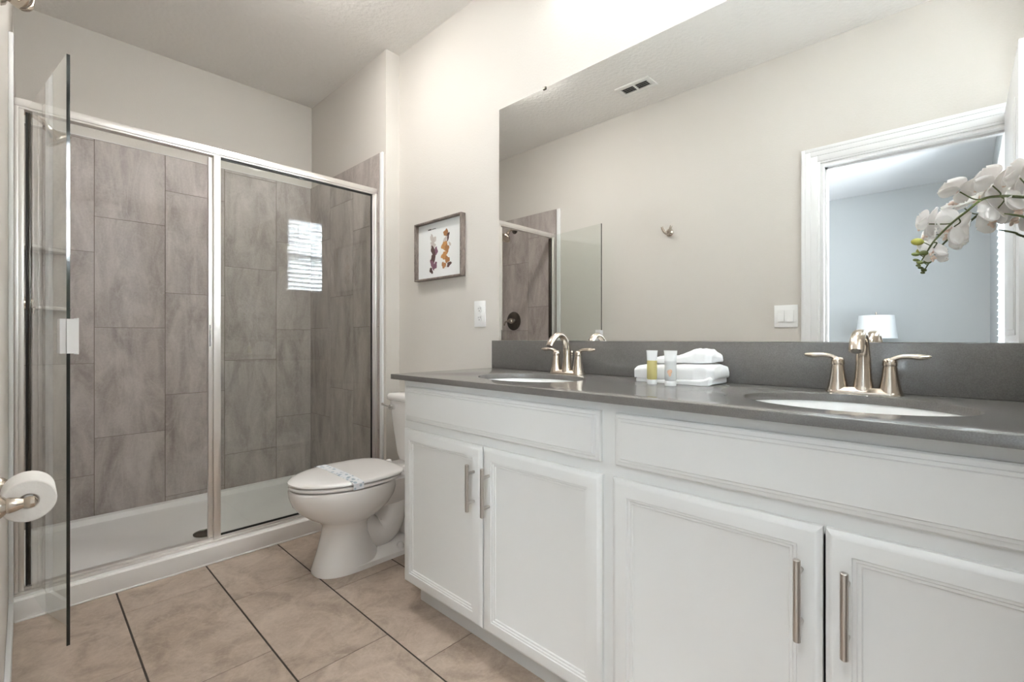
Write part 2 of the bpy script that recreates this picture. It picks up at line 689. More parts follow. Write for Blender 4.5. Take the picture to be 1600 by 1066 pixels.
# columns from x=-0.05: lines at .26 .575 .885 1.197 1.51
lines = [-0.052, 0.26, 0.574, 0.884, 1.196, 1.508, 1.82]
orow = [1.867, 1.656, 1.453, 1.868, 1.656, 1.453]
for i in range(6):
    cols.append((lines[i], lines[i + 1], orow[i]))
tile_field(mb, 'floor', cols, ((XL - 0.02, XV + 0.02), (YR - 0.05, 2.53)), None, 0.622, 0.0, 0.006, 0.0028, FGROUT, FTILE, 0.012, 1)
fl = mb.build('floor', origin=(0.7, 1.2, 0))
struct(fl, 'brown taupe stone tile floor with dark joints', 'floor')

c = box_mb(XL - 0.11, XV + 0.1, YR - 0.1, YB + 0.1, ZC, ZC + 0.1).build('ceiling', CEIL, origin=(0.7, 1.5, ZC))
struct(c, 'off-white textured bathroom ceiling', 'ceiling')

# vanity wall
w = box_mb(XV, XV + 0.12, YR - 0.1, YB + 0.1, 0, ZC).build('wall_right', WALL, origin=(XV, 1.5, 0))
struct(w, 'beige painted wall behind the vanity mirror and toilet', 'wall')

# shower side wall (bump-out) with its tiles
mb = MB().box(XS, XV, YS, YB, 0, ZC, 0)
w = mb.build('wall_shower', WALL, origin=(XS, YS, 0))
struct(w, 'beige wall return at the right end of the shower', 'wall')
ZT = 2.14
TF = 0.010
mb = MB()
dw = 0.3175
side_cols = [(3.464 - dw * (i + 1) + 0.0, 3.464 - dw * i, [0.49, 0.28, 0.07][i % 3]) for i in range(4)]
side_cols = [(3.145, 3.464, 0.49), (2.823, 3.145, 0.70), (2.505, 2.823, 0.49), (2.3, 2.505, 0.9)]
tile_field(mb, 'side', side_cols, ((2.497, 3.463), (0.05, ZT)), None, 0.6175, XS - 0.012, 0.0032, 0.0025, GROUT, TILE, 0.012, -1)
mb.build('tile_cladding', parent=w)
box_mb(XS - 0.013, XS, 2.468, 2.496, 0.08, ZT, 0.003).build('edge_trim', WHITE_TRIM, parent=w)

# back wall
w = box_mb(XL - 0.11, XV, YB, YB + 0.1, 0, ZC).build('wall_back', WALL, origin=(0.7, YB, 0))
struct(w, 'beige wall at the back of the shower', 'wall')
mb = MB()
bl = [-0.05, 0.268, 0.588, 0.903, 1.222, 1.54]
bo = [0.283, 0.483, 0.696, 0.276, 0.483]
tile_field(mb, 'back', [(bl[i], bl[i + 1], bo[i]) for i in range(5)], ((XL + 0.011, XS - 0.011), (0.05, ZT)), None, 0.6155, YB - 0.012, 0.0032, 0.0025, GROUT, TILE, 0.012, -1)
mb.build('tile_cladding', parent=w)
box_mb(XL + 0.012, XS - 0.012, YB - 0.0125, YB, ZT, ZT + 0.005).build('edge_trim', CAULK, parent=w)

# left wall with door opening
DY0, DY1, DZ = -0.185, 0.585, 2.037
mb = MB()
mb.box(XL - 0.11, XL, DY1, YB, 0, ZC)
mb.box(XL - 0.11, XL, DY0, DY1, DZ, ZC)
mb.box(XL - 0.11, XL, YR - 0.1, DY0, 0, ZC)
w = mb.build('wall_left', WALL, origin=(XL, 1.0, 0))
struct(w, 'beige wall with the doorway to the bedroom', 'wall')
mb = MB()
tile_field(mb, 'side', [(3.145, 3.464, 0.28), (2.823, 3.145, 0.49), (2.505, 2.823, 0.70), (2.3, 2.505, 0.28)], ((2.497, 3.463), (0.05, ZT)), None, 0.6155, XL + 0.012, 0.0032, 0.0025, GROUT, TILE, 0.012, 1)
mb.build('tile_cladding', parent=w)
box_mb(XL, XL + 0.013, 2.462, 2.496, 0.08, ZT, 0.003).build('edge_trim', WHITE_TRIM, parent=w)

# rear wall with window hole
WX0, WX1, WZ0, WZ1 = 0.48, 1.10, 1.56, 2.42
mb = MB()
mb.box(XL - 0.11, WX0, YR - 0.12, YR, 0, ZC)
mb.box(WX1, XV + 0.1, YR - 0.12, YR, 0, ZC)
mb.box(WX0, WX1, YR - 0.12, YR, 0, WZ0)
mb.box(WX0, WX1, YR - 0.12, YR, WZ1, ZC)
w = mb.build('wall_rear', WALL, origin=(0.7, YR, 0))
struct(w, 'beige end wall with a small window, reflected in the shower glass', 'wall')


def window(name, x0, x1, z0, z1, y, label):
    mb = MB()
    t = 0.035
    mb.box(x0, x0 + t, y - 0.09, y - 0.05, z0, z1)
    mb.box(x1 - t, x1, y - 0.09, y - 0.05, z0, z1)
    mb.box(x0 + t, x1 - t, y - 0.09, y - 0.05, z0, z0 + t)
    mb.box(x0 + t, x1 - t, y - 0.09, y - 0.05, z1 - t, z1)
    zm = (z0 + z1) / 2
    mb.box(x0 + t, x1 - t, y - 0.088, y - 0.052, zm - 0.018, zm + 0.018)
    f = mb.build(name, WHITE_TRIM, origin=((x0 + x1) / 2, y, z0))
    struct(f, label, 'window')
    box_mb(x0 + t, x1 - t, y - 0.073, y - 0.069, z0 + t, z1 - t).build('pane', PANE, parent=f)
    return f


def blind(x0, x1, z0, z1, y, label, ang=50, pitch=0.05):
    b = thing('window_blind', label, 'blind', ((x0 + x1) / 2, y, z0))
    box_mb(x0 + 0.004, x1 - 0.004, y - 0.03, y + 0.018, z1 - 0.045, z1 - 0.001, 0.004).build('headrail', WHITE_TRIM, parent=b)
    mb = MB()
    z = z0 + 0.045
    ca, sa = math.cos(math.radians(ang)), math.sin(math.radians(ang))
    while z < z1 - 0.06:
        hw, ht = 0.0278, 0.0013
        ring = []
        for (a, h_) in ((-hw, -ht), (0, -ht + 0.002), (hw, -ht), (hw, ht), (0, ht + 0.002), (-hw, ht)):
            ring.append((y - 0.006 + a * ca - h_ * sa, z + a * sa + h_ * ca))
        mb.loft([[(xx, p, q) for p, q in ring] for xx in (x0 + 0.008, x1 - 0.008)])
        z += pitch
    mb.build('slats', SLAT, parent=b, smooth=0)
    box_mb(x0 + 0.006, x1 - 0.006, y - 0.028, y + 0.016, z0 + 0.004, z0 + 0.024, 0.003).build('bottom_rail', WHITE_TRIM, parent=b)
    MB().tube([(x1 - 0.12, y + 0.026, z1 - 0.03), (x1 - 0.12, y + 0.027, z0 + 0.28)], 0.004, 8).build('tilt_wand', GREYPRINT, parent=b)
    return b


window('window_1', WX0, WX1, WZ0, WZ1, YR, 'small white framed window behind the blind in the end wall')
blind(WX0, WX1, WZ0, WZ1, YR - 0.02, 'white slatted blind mirrored as a bright rectangle in the shower glass')

# door casing and jambs around the doorway
def casing(mb, x, s):
    # s: +1 faces the bathroom, -1 faces the bedroom
    w_ = 0.094
    for (i0, i1, t) in ((0.0, w_, 0.010), (0.012, w_ - 0.0, 0.013), (0.045, w_ - 0.004, 0.0165), (w_ - 0.022, w_ - 0.004, 0.020)):
        x0, x1 = sorted((x, x + s * t))
        mb.box(x0, x1, DY1 + i0, DY1 + i1, 0, DZ + i1, 0.0015)
        mb.box(x0, x1, DY0 - i1, DY0 - i0, 0, DZ + i1, 0.0015)
        mb.box(x0, x1, DY0 - i0, DY1 + i0, DZ + i0, DZ + i1, 0.0015)


mb = MB()
casing(mb, XL, 1)
tr = mb.build('trim_1', WHITE_TRIM, origin=(XL, 0.2, 0))
struct(tr, 'white moulded casing around the bathroom side of the doorway', 'trim')
mb = MB()
mb.box(XL - 0.112, XL + 0.002, DY1 - 0.016, DY1 + 0.001, 0, DZ)
mb.box(XL - 0.112, XL + 0.002, DY0 - 0.001, DY0 + 0.016, 0, DZ)
mb.box(XL - 0.112, XL + 0.002, DY0 + 0.016, DY1 - 0.016, DZ - 0.016, DZ + 0.001)
mb.box(XL - 0.075, XL - 0.04, DY1 - 0.028, DY1 - 0.016, 0, DZ - 0.016)
mb.box(XL - 0.075, XL - 0.04, DY0 + 0.016, DY1 - 0.016, DZ - 0.028, DZ - 0.016)
tr = mb.build('trim_2', WHITE_TRIM, origin=(XL, 0.2, 0))
struct(tr, 'white jamb lining inside the doorway', 'trim')

# open bathroom door
DX1 = 0.735
mb = MB().box(XL + 0.028, DX1, -0.176, -0.141, 0.012, 2.075, 0.002)
d = mb.build('door_1', WHITE_TRIM, origin=(XL + 0.028, -0.16, 0.012))
struct(d, 'white door standing open at the right edge of the mirror', 'door')
mb = MB()
for (z0, z1) in ((0.20, 0.86), (1.05, 1.92)):
    for k, (ins, t) in enumerate(((0.0, 0.003), (0.02, 0.0055))):
        mb.box(0.10 + ins, DX1 - 0.12 - ins, -0.141, -0.141 + t, z0 + ins, z1 - ins, 0.0015)
mb.build('door_panel', WHITE_TRIM, parent=d)
mb = MB()
mb.lathe([(0.030, -0.141), (0.030, -0.134), (0.024, -0.130), (0.011, -0.128), (0.011, -0.098), (0.016, -0.094)], (DX1 - 0.065, 0, 0.99), 'Y', 24)
mb.tube([(DX1 - 0.065, -0.098, 0.99), (DX1 - 0.10, -0.096, 0.992), (DX1 - 0.17, -0.096, 0.99)], [0.010, 0.009, 0.008], 12)
mb.build('door_handle', NICKEL, parent=d)

# baseboards
b = box_mb(XL, XL + 0.013, DY1 + 0.094, 2.49, 0, 0.085, 0.003).build('baseboard_left', WHITE_TRIM, origin=(XL, 1.5, 0))
struct(b, 'white baseboard along the left wall', 'baseboard')
b = box_mb(XV - 0.013, XV, 1.60, YS, 0, 0.085, 0.003).build('baseboard_right', WHITE_TRIM, origin=(XV, 2.0, 0))
struct(b, 'white baseboard behind the toilet', 'baseboard')
b = box_mb(XS + 0.0, XV - 0.013, YS - 0.013, YS, 0, 0.085, 0.003).build('baseboard_back', WHITE_TRIM, origin=(XS, YS, 0))
struct(b, 'white baseboard on the shower wall return', 'baseboard')

# ------------------------------------------------------------------ bedroom beyond the doorway (seen in the mirror)
BX0, BX1, BY0, BY1 = -3.80, XL - 0.11, -0.21, 3.4
o = box_mb(BX0, BX1, BY0, BY1, -0.1, 0.0).build('floor_bedroom', CARPET, origin=(-2, 1.5, 0))
struct(o, 'beige carpet of the bedroom beyond the doorway', 'floor')
o = box_mb(BX0 - 0.1, BX1, BY0 - 0.1, BY1 + 0.1, ZC, ZC + 0.1).build('ceiling_bedroom', BEDCEIL, origin=(-2, 1.5, ZC))
struct(o, 'bright white bedroom ceiling seen through the doorway in the mirror', 'ceiling')
o = box_mb(BX0 - 0.1, BX0, BY0 - 0.1, BY1 + 0.1, 0, ZC).build('wall_bedroom_far', BEDWALL, origin=(BX0, 1.5, 0))
struct(o, 'pale blue bedroom wall behind the table lamp', 'wall')
o = box_mb(BX0, BX1, BY1, BY1 + 0.1, 0, ZC).build('wall_bedroom_left', BEDWALL, origin=(-2, BY1, 0))
struct(o, 'pale blue side wall of the bedroom', 'wall')
VX0, VX1, VZ0, VZ1 = -2.30, -0.60, 0.75, 2.45
mb = MB()
mb.box(BX0, VX0, BY0 - 0.12, BY0, 0, ZC)
mb.box(VX1, BX1, BY0 - 0.12, BY0, 0, ZC)
mb.box(VX0, VX1, BY0 - 0.12, BY0, 0, VZ0)
mb.box(VX0, VX1, BY0 - 0.12, BY0, VZ1, ZC)
o = mb.build('wall_bedroom_right', BEDWALL, origin=(-2, BY0, 0))
struct(o, 'pale blue bedroom wall holding the window', 'wall')
window('window_2', VX0, VX1, VZ0, VZ1, BY0, 'white framed bedroom window seen edge-on in the mirror')
blind(VX0, VX1, VZ0, VZ1, BY0 - 0.01, 'white slatted bedroom blind, a bright strip beside the door in the mirror', 30)
mb = MB()
casing(mb, BX1, -1)
tr = mb.build('trim_3', WHITE_TRIM, origin=(BX1, 0.2, 0))
struct(tr, 'white casing on the bedroom side of the doorway', 'trim')

# nightstand and lamp
LX, LY = -3.46, 0.69
n = thing('nightstand', 'brown wooden nightstand under the lamp against the blue wall', 'nightstand', (LX, LY, 0))
box_mb(LX - 0.24, LX + 0.24, LY - 0.27, LY + 0.27, 0.12, 0.60, 0.004).build('body', NIGHT, parent=n)
box_mb(LX - 0.26, LX + 0.26, LY - 0.29, LY + 0.29, 0.60, 0.63, 0.004).build('top', NIGHT, parent=n)
for z in (0.15, 0.38):
    dr = box_mb(LX + 0.24, LX + 0.255, LY - 0.25, LY + 0.25, z, z + 0.20, 0.003).build('drawer', NIGHT, parent=n)
    MB().lathe([(0.006, LX + 0.255), (0.006, LX + 0.27), (0.014, LX + 0.275), (0.010, LX + 0.285)], (0, LY, z + 0.10), 'X', 16).build('knob', NICKEL, parent=dr)
for sx in (-1, 1):
    for sy in (-1, 1):
        box_mb(LX + sx * 0.20 - 0.02, LX + sx * 0.20 + 0.02, LY + sy * 0.23 - 0.02, LY + sy * 0.23 + 0.02, 0, 0.12).build('leg', NIGHT, parent=n)
l = thing('table_lamp', 'table lamp with white drum shade in front of the blue bedroom wall', 'lamp', (LX, LY, 0.63))
mb = MB()
mb.lathe([(0.075, 0.63), (0.078, 0.645), (0.05, 0.66), (0.085, 0.72), (0.105, 0.79), (0.09, 0.87), (0.045, 0.93), (0.022, 0.955)], (LX, LY, 0), n=32)
mb.build('lamp_base', LAMPBASE, parent=l)
MB().lathe([(0.012, 0.955), (0.012, 1.30), (0.008, 1.305), (0.010, 1.315), (0.004, 1.33)], (LX, LY, 0), n=16).build('finial_rod', NICKEL, parent=l)
mb = MB()
rings = []
for r, z in ((0.188, 1.035), (0.160, 1.288), (0.156, 1.288), (0.184, 1.035)):
    rings.append([(LX + r * math.cos(2 * PI * i / 48), LY + r * math.sin(2 * PI * i / 48), z) for i in range(48)])
rings.append(rings[0])
mb.loft(rings, False, False)
mb.build('lamp_shade', SHADE_M, parent=l)
mb = MB()
for a in range(3):
    t = a * 2 * PI / 3
    mb.tube([(LX, LY, 1.275), (LX + 0.157 * math.cos(t), LY + 0.157 * math.sin(t), 1.28)], 0.002, 6)
mb.build('shade_ring', NICKEL, parent=l)

# unseen bedroom ceiling lamp, added to light the cabinets through the doorway
t = thing('added_ceiling_light', 'added round flush fill lamp on the bedroom ceiling', 'added ceiling light', (-0.64, 0.06, ZC))
MB().lathe([(0.25, ZC), (0.25, ZC - 0.03), (0.235, ZC - 0.035)], (-0.64, 0.06, 0), n=40).build('fill_lamp_rim', WHITE_TRIM, parent=t)
MB().lathe([(0.235, ZC - 0.035), (0.225, ZC - 0.07), (0.18, ZC - 0.105), (0.03, ZC - 0.12)], (-0.64, 0.06, 0), n=40).build('lamp_glass', GLOW_B, parent=t)

# ------------------------------------------------------------------ bathroom lamps (above / outside the frame; ceiling ones added for fill)
t = thing('added_ceiling_light', 'added round flush fill lamp on the bathroom ceiling between the vanity and the shower', 'added ceiling light', (0.88, 2.08, ZC))  # unseen lamp added to brighten the shower and toilet end
MB().lathe([(0.125, ZC), (0.125, ZC - 0.012), (0.115, ZC - 0.016)], (0.88, 2.08, 0), n=40).build('fill_lamp_rim', NICKEL, parent=t)
MB().lathe([(0.115, ZC - 0.016), (0.107, ZC - 0.034), (0.07, ZC - 0.048), (0.02, ZC - 0.052)], (0.88, 2.08, 0), n=40).build('lamp_glass', GLOW_C, parent=t)
t = thing('added_ceiling_light', 'added small round flush fill lamp on the bathroom ceiling over the vanity', 'added ceiling light', (1.0, 0.45, ZC))  # second unseen lamp, added to light the countertop from above
MB().lathe([(0.115, ZC), (0.115, ZC - 0.012), (0.105, ZC - 0.016)], (1.0, 0.45, 0), n=40).build('fill_lamp_rim', NICKEL, parent=t)
MB().lathe([(0.105, ZC - 0.016), (0.095, ZC - 0.030), (0.05, ZC - 0.042), (0.02, ZC - 0.045)], (1.0, 0.45, 0), n=40).build('lamp_glass', GLOW_D, parent=t)
t = thing('vanity_light', 'brushed nickel vanity light bar with frosted glass shades above the mirror', 'wall light', (XV, 0.85, 2.62))
box_mb(XV - 0.022, XV, 0.46, 1.24, 2.59, 2.67, 0.008).build('back_plate', NICKEL, parent=t)
for k in range(3):
    y = 0.58 + 0.27 * k
    MB().tube([(XV - 0.02, y, 2.635), (XV - 0.09, y, 2.65), (XV - 0.135, y, 2.66), (XV - 0.145, y, 2.645)], 0.009, 10).build('lamp_arm', NICKEL, parent=t)
    MB().lathe([(0.020, 2.648), (0.034, 2.640), (0.050, 2.60), (0.060, 2.535), (0.056, 2.534), (0.030, 2.62)], (XV - 0.145, y, 0), n=28).build('lamp_glass', GLOW_V, parent=t)

# ceiling vent
vx0, vx1, vy0, vy1 = 0.185, 0.325, 1.465, 1.715
t = thing('ceiling_vent', 'white rectangular air vent on the ceiling, reflected in the mirror', 'vent', ((vx0 + vx1) / 2, (vy0 + vy1) / 2, ZC))
mb = MB()
z0 = ZC - 0.010
f = 0.032
mb.box(vx0, vx0 + f, vy0, vy1, z0, ZC, 0.003)
mb.box(vx1 - f, vx1, vy0, vy1, z0, ZC, 0.003)
mb.box(vx0 + f, vx1 - f, vy0, vy0 + f, z0, ZC, 0.003)
mb.box(vx0 + f, vx1 - f, vy1 - f, vy1, z0, ZC, 0.003)
ym = (vy0 + vy1) / 2
mb.box(vx0 + f, vx1 - f, ym - 0.006, ym + 0.006, z0 + 0.001, ZC)
mb.build('vent_frame', VENTM, parent=t)
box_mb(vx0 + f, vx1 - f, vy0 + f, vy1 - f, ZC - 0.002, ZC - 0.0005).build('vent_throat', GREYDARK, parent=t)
mb = MB()
for k in range(4):
    x = vx0 + f + 0.010 + k * 0.019
    for (a, b_) in ((vy0 + f, ym - 0.006), (ym + 0.006, vy1 - f)):
        mb.loft([[(x + 0.005, yy, z0 + 0.001), (x + 0.0065, yy, z0 + 0.001), (x - 0.0025, yy, ZC - 0.002), (x - 0.004, yy, ZC - 0.002)] for yy in (a, b_)])
mb.build('louvers', VENTM, parent=t, smooth=0)

# ------------------------------------------------------------------ shower
# pan with curb
sp = thing('shower_pan', 'white acrylic shower pan with raised curb', 'shower pan', (0.71, 2.97, 0))
mb = MB()
x0, x1 = XL + 0.0125, XS - 0.0125
y0, y1 = 2.488, YB - 0.0125
prof = []


def rrect(x0, x1, y0, y1, z, r, n=6):
    pts = []
    for cx, cy_, a in ((x1 - r, y1 - r, 0), (x0 + r, y1 - r, PI / 2), (x0 + r, y0 + r, PI), (x1 - r, y0 + r, 3 * PI / 2)):
        for i in range(n + 1):
            t = a + PI / 2 * i / n
            pts.append((cx + r * math.cos(t), cy_ + r * math.sin(t), z))
    return pts


rings = [rrect(x0, x1, y0, y1, 0.001, 0.004),
         rrect(x0, x1, y0, y1, 0.046, 0.004),
         rrect(x0, x1, y0 + 0.0, y1, 0.056, 0.004)]
cw = 0.115
mb.loft([rrect(x0, x1, y0 + 0.002, y0 + cw, 0.0, 0.003), rrect(x0, x1, y0, y0 + cw, 0.004, 0.003), rrect(x0, x1, y0, y0 + cw, 0.076, 0.003), rrect(x0, x1, y0 + 0.007, y0 + cw - 0.007, 0.083, 0.004)])
yy0 = y0 + cw - 0.004
mb.loft([rrect(x0, x1, yy0, y1, 0.0, 0.004), rrect(x0, x1, yy0, y1, 0.052, 0.004), rrect(x0 + 0.004, x1 - 0.004, yy0 + 0.004, y1 - 0.004, 0.056, 0.006),
         rrect(x0 + 0.028, x1 - 0.028, yy0 + 0.02, y1 - 0.028, 0.050, 0.03), rrect(x0 + 0.040, x1 - 0.040, yy0 + 0.03, y1 - 0.045, 0.024, 0.04),
         rrect(x0 + 0.06, x1 - 0.06, yy0 + 0.05, y1 - 0.07, 0.016, 0.05), rrect(0.60, 0.72, 2.80, 2.94, 0.011, 0.05)])
mb.build('pan', PAN, parent=sp)
MB().lathe([(0.055, 0.0112), (0.055, 0.016), (0.047, 0.018), (0.045, 0.015), (0.012, 0.0145)], (0.66, 2.87, 0), n=32).build('drain_cover', BRONZE, parent=sp)
random.seed(3)
mb = MB()
pts = [(XL + 0.016 + i * 0.03, 2.487 + 0.002 * math.sin(i * 1.9), 0.003) for i in range(49)]
mb.tube(pts, [0.003 + 0.0025 * random.random() for _ in pts], 6)
mb.build('caulk_bead', CAULK, parent=sp)

# framed glass enclosure
YG = 2.54
en = thing('shower_enclosure', 'framed glass shower screen with its glass door swung open', 'shower enclosure', (0.71, YG, 0.083))
ex0, ex1 = XL + 0.0125, XS - 0.0125
mb = MB()
mb.box(ex0, ex1, YG - 0.022, YG + 0.022, 1.900, 1.931, 0.006)
mb.box(ex0, ex1, YG - 0.018, YG + 0.018, 1.893, 1.901, 0.001)
mb.build('header_rail', FRAMEM, parent=en)
mb = MB()
mb.box(ex0, ex1, YG - 0.024, YG + 0.024, 0.083, 0.094, 0.002)
mb.box(ex0, ex1, YG - 0.012, YG + 0.020, 0.094, 0.105, 0.002)
mb.build('bottom_track', FRAMEM, parent=en)
mb = MB()
mb.box(ex0, ex0 + 0.012, YG - 0.022, YG + 0.022, 0.094, 1.900, 0.002)
mb.box(ex0 + 0.012, -0.0005, YG - 0.016, YG + 0.016, 0.094, 1.900, 0.002)
mb.build('wall_jamb', FRAMEM, parent=en)
mb = MB()
mb.box(ex1 - 0.013, ex1, YG - 0.022, YG + 0.022, 0.094, 1.900, 0.002)
mb.box(1.433, ex1 - 0.013, YG - 0.016, YG + 0.016, 0.094, 1.900, 0.002)
mb.build('wall_jamb', FRAMEM, parent=en)
cp = MB().box(0.613, 0.643, YG - 0.018, YG + 0.018, 0.094, 1.900, 0.003).build('center_post', FRAMEM, parent=en)
mb = MB()
mb.box(0.594, 0.601, YG - 0.010, YG + 0.012, 0.106, 1.884, 0.001)
mb.box(0.601, 0.613, YG - 0.006, YG + 0.006, 0.106, 1.884, 0.001)
mb.build('strike_jamb', FRAMEM, parent=cp)
box_mb(0.5985, 0.6015, YG - 0.0125, YG - 0.009, 1.00, 1.10, 0.0005).build('strike_plate', BRONZE, parent=cp)
fp = box_mb(0.640, 1.436, YG - 0.003, YG + 0.003, 0.106, 1.893).build('fixed_glass_panel', GLASS, parent=en)
mb = MB()
mb.box(0.643, 1.433, YG - 0.009, YG - 0.004, 1.883, 1.8935)
mb.box(0.643, 1.433, YG - 0.009, YG - 0.004, 0.105, 0.114)
mb.box(1.425, 1.4335, YG - 0.009, YG - 0.004, 0.114, 1.883)
mb.build('gasket', BLACK, parent=fp)
mb = MB()
mb.box(0.003, 0.009, YG - 0.018, YG + 0.010, 0.112, 1.884, 0.001)
mb.build('hinge_gap_strip', BLACK, parent=en)  # black strip standing in for the dark gap beside the hinge
mb = MB()
mb.box(0.009, 0.017, YG - 0.016, YG + 0.010, 0.112, 1.886, 0.002)
mb.build('hinge_rail', BRONZE, parent=en)
# open glass door
A = Vector((0.0145, YG - 0.014, 0))
B = Vector((0.0930, 1.968, 0))
dirv = (B - A).normalized()
nrm = Vector((dirv.y, -dirv.x, 0))
gz0, gz1 = 0.100, 1.906
mb = MB()
T = 0.0042


def oriented(mb, p, q, t, z0, z1, mat=None):
    n_ = nrm * t
    mb.loft([[p - n_ + Vector((0, 0, z)), p + n_ + Vector((0, 0, z)), q + n_ + Vector((0, 0, z)), q - n_ + Vector((0, 0, z))] for z in (z0, z1)], mat=mat)


oriented(mb, A, B - dirv * 0.0012, T, gz0, gz1)
dp = mb.build('door_glass', GLASS, parent=en, smooth=0)
mb = MB()
oriented(mb, B - dirv * 0.0012, B, T, gz0, gz1)
mb.build('glass_edge', DARKEDGE, parent=dp, smooth=0)
mb = MB()
# block on the wall side of the pane, and the block on the room side that wraps the free edge
oriented(mb, B - dirv * 0.036 + nrm * 0.0115, B - dirv * 0.002 + nrm * 0.0115, 0.0070, 0.992, 1.098)
oriented(mb, B - dirv * 0.036 - nrm * 0.0125, B - nrm * 0.0125, 0.0080, 0.992, 1.098)
oriented(mb, B - nrm * 0.0085, B + dirv * 0.004 - nrm * 0.0085, 0.0125, 0.992, 1.098)
oriented(mb, B - dirv * 0.040 - nrm * 0.0220, B + dirv * 0.004 - nrm * 0.0220, 0.0016, 0.989, 1.101)
hd = mb.build('door_handle', WHITE_TRIM, parent=dp, smooth=0)
hd['label'] = 'white pull block at the free edge of the glass door'

# shower head
t = thing('shower_sprayer', 'round shower head on a bent arm, left shower wall', 'shower head', (XL + 0.012, 2.985, 2.02))
SX = XL + 0.012
MB().lathe([(0.034, SX), (0.034, SX + 0.004), (0.026, SX + 0.010), (0.012, SX + 0.013)], (0, 2.985, 2.035), 'X', 28).build('wall_flange', BRONZE, parent=t)
MB().tube(catmull([(SX + 0.008, 2.985, 2.035), (SX + 0.05, 2.983, 2.032), (SX + 0.085, 2.981, 2.012), (SX + 0.108, 2.98, 1.985)], 5), 0.0105, 14).build('arm', NICKEL, parent=t)
hdm = Matrix.Rotation(math.radians(-38), 3, 'Y')
mb = MB()
prof = [(0.012, 0.030), (0.017, 0.022), (0.016, 0.006), (0.026, -0.010), (0.046, -0.030), (0.052, -0.040), (0.050, -0.047), (0.040, -0.047), (0.038, -0.044)]
rings = []
for r, h_ in prof:
    rings.append([Vector((SX + 0.112, 2.98, 1.975)) + hdm @ Vector((r * math.cos(2 * PI * i / 32), r * math.sin(2 * PI * i / 32), h_)) for i in range(32)])
mb.loft(rings)
mb.build('spray_head', NICKEL, parent=t)

# shower valve
t = thing('shower_valve', 'dark round shower valve plate with a lever, left shower wall', 'shower valve', (SX, 3.0, 1.195))
MB().lathe([(0.086, SX), (0.086, SX + 0.004), (0.078, SX + 0.010), (0.030, SX + 0.014)], (0, 3.0, 1.195), 'X', 44).build('escutcheon', BRONZE, parent=t)
MB().lathe([(0.028, SX + 0.012), (0.026, SX + 0.045), (0.020, SX + 0.058), (0.008, SX + 0.062)], (0, 3.0, 1.195), 'X', 28).build('hub', NICKEL, parent=t)
MB().tube(catmull([(SX + 0.05, 3.0, 1.195), (SX + 0.055, 3.03, 1.192), (SX + 0.057, 3.06, 1.18), (SX + 0.056, 3.072, 1.155)], 5), interp([0.011, 0.009, 0.0075, 0.006], 16), 12).build('lever', NICKEL, parent=t)

# corner shelves
for z, lab in ((1.50, 'upper pale corner shelf in the left shower corner'), (1.20, 'lower pale corner shelf in the left shower corner')):
    mb = MB()
    cx, cy_ = XL + 0.0125, YB - 0.0125
    rings = []
    for zz, r in ((z - 0.018, 0.195), (z - 0.014, 0.202), (z - 0.002, 0.205), (z, 0.20)):
        ring = [(cx, cy_, zz)]
        for i in range(15):
            t_ = -PI / 2 + (PI / 2) * i / 14
            k = r * (0.80 + 0.20 * abs(math.cos(2 * (t_ + PI / 4) + PI / 2)) ** 1.2)
            ring.append((cx + k * math.cos(t_), cy_ + k * math.sin(t_), zz))
        rings.append(ring)
    mb.loft(rings)
    o = mb.build('corner_shelf', CERAMIC, origin=(cx, cy_, z))
    tag(o, lab, 'shelf', 'corner shelves in the shower')

# ------------------------------------------------------------------ toilet
TY = 2.045
to = thing('toilet', 'white two-piece toilet between the vanity and the shower', 'toilet', (1.15, TY, 0))


def egg(xf, xb, hw, z, n=56, e=2.0, widest=0.58, y=TY, eb=None):
    """plan outline: xf front (small x), xb back; widest part at fraction from the front"""
    xm = xf + (xb - xf) * widest
    pts = []
    for i in range(n):
        t = 2 * PI * i / n
        c_, s_ = math.cos(t), math.sin(t)
        q = e if c_ < 0 or eb is None else eb
        cx = abs(c_) ** (2 / q) * (1 if c_ >= 0 else -1)
        sy = abs(s_) ** (2 / q) * (1 if s_ >= 0 else -1)
        if c_ > 0 and eb is not None:
            sy *= 1 - 0.13 * cx * cx
        x = xm + (cx * (xb - xm) if cx > 0 else cx * (xm - xf))
        pts.append((x, y + sy * hw, z))
    return pts


mb = MB()
S = [(0.0, 0.875, 1.19, 0.112, 2.5), (0.012, 0.874, 1.19, 0.112, 2.5), (0.04, 0.884, 1.175, 0.106, 2.4), (0.09, 0.900, 1.145, 0.098, 2.3), (0.15, 0.915, 1.12, 0.092, 2.2), (0.19, 0.922, 1.115, 0.092, 2.2),
     (0.208, 0.918, 1.125, 0.098, 2.1), (0.225, 0.900, 1.15, 0.116, 2.0), (0.25, 0.858, 1.19, 0.147, 2.0), (0.28, 0.820, 1.225, 0.170, 2.0), (0.315, 0.792, 1.25, 0.184, 2.0), (0.35, 0.779, 1.26, 0.190, 2.05), (0.378, 0.776, 1.265, 0.191, 2.05), (0.386, 0.781, 1.26, 0.187, 2.05), (0.387, 0.80, 1.25, 0.17, 2.05)]
mb.loft([egg(a, b_, w_, z, e=ee) for z, a, b_, w_, ee in S])
# rear deck under the tank
mb.loft([rrect(1.10, 1.50, TY - 0.075, TY + 0.075, 0.245, 0.05), rrect(1.08, 1.52, TY - 0.105, TY + 0.105, 0.29, 0.05), rrect(1.10, 1.53, TY - 0.13, TY + 0.13, 0.345, 0.04), rrect(1.12, 1.535, TY - 0.145, TY + 0.145, 0.378, 0.03), rrect(1.125, 1.53, TY - 0.14, TY + 0.14, 0.385, 0.03)])
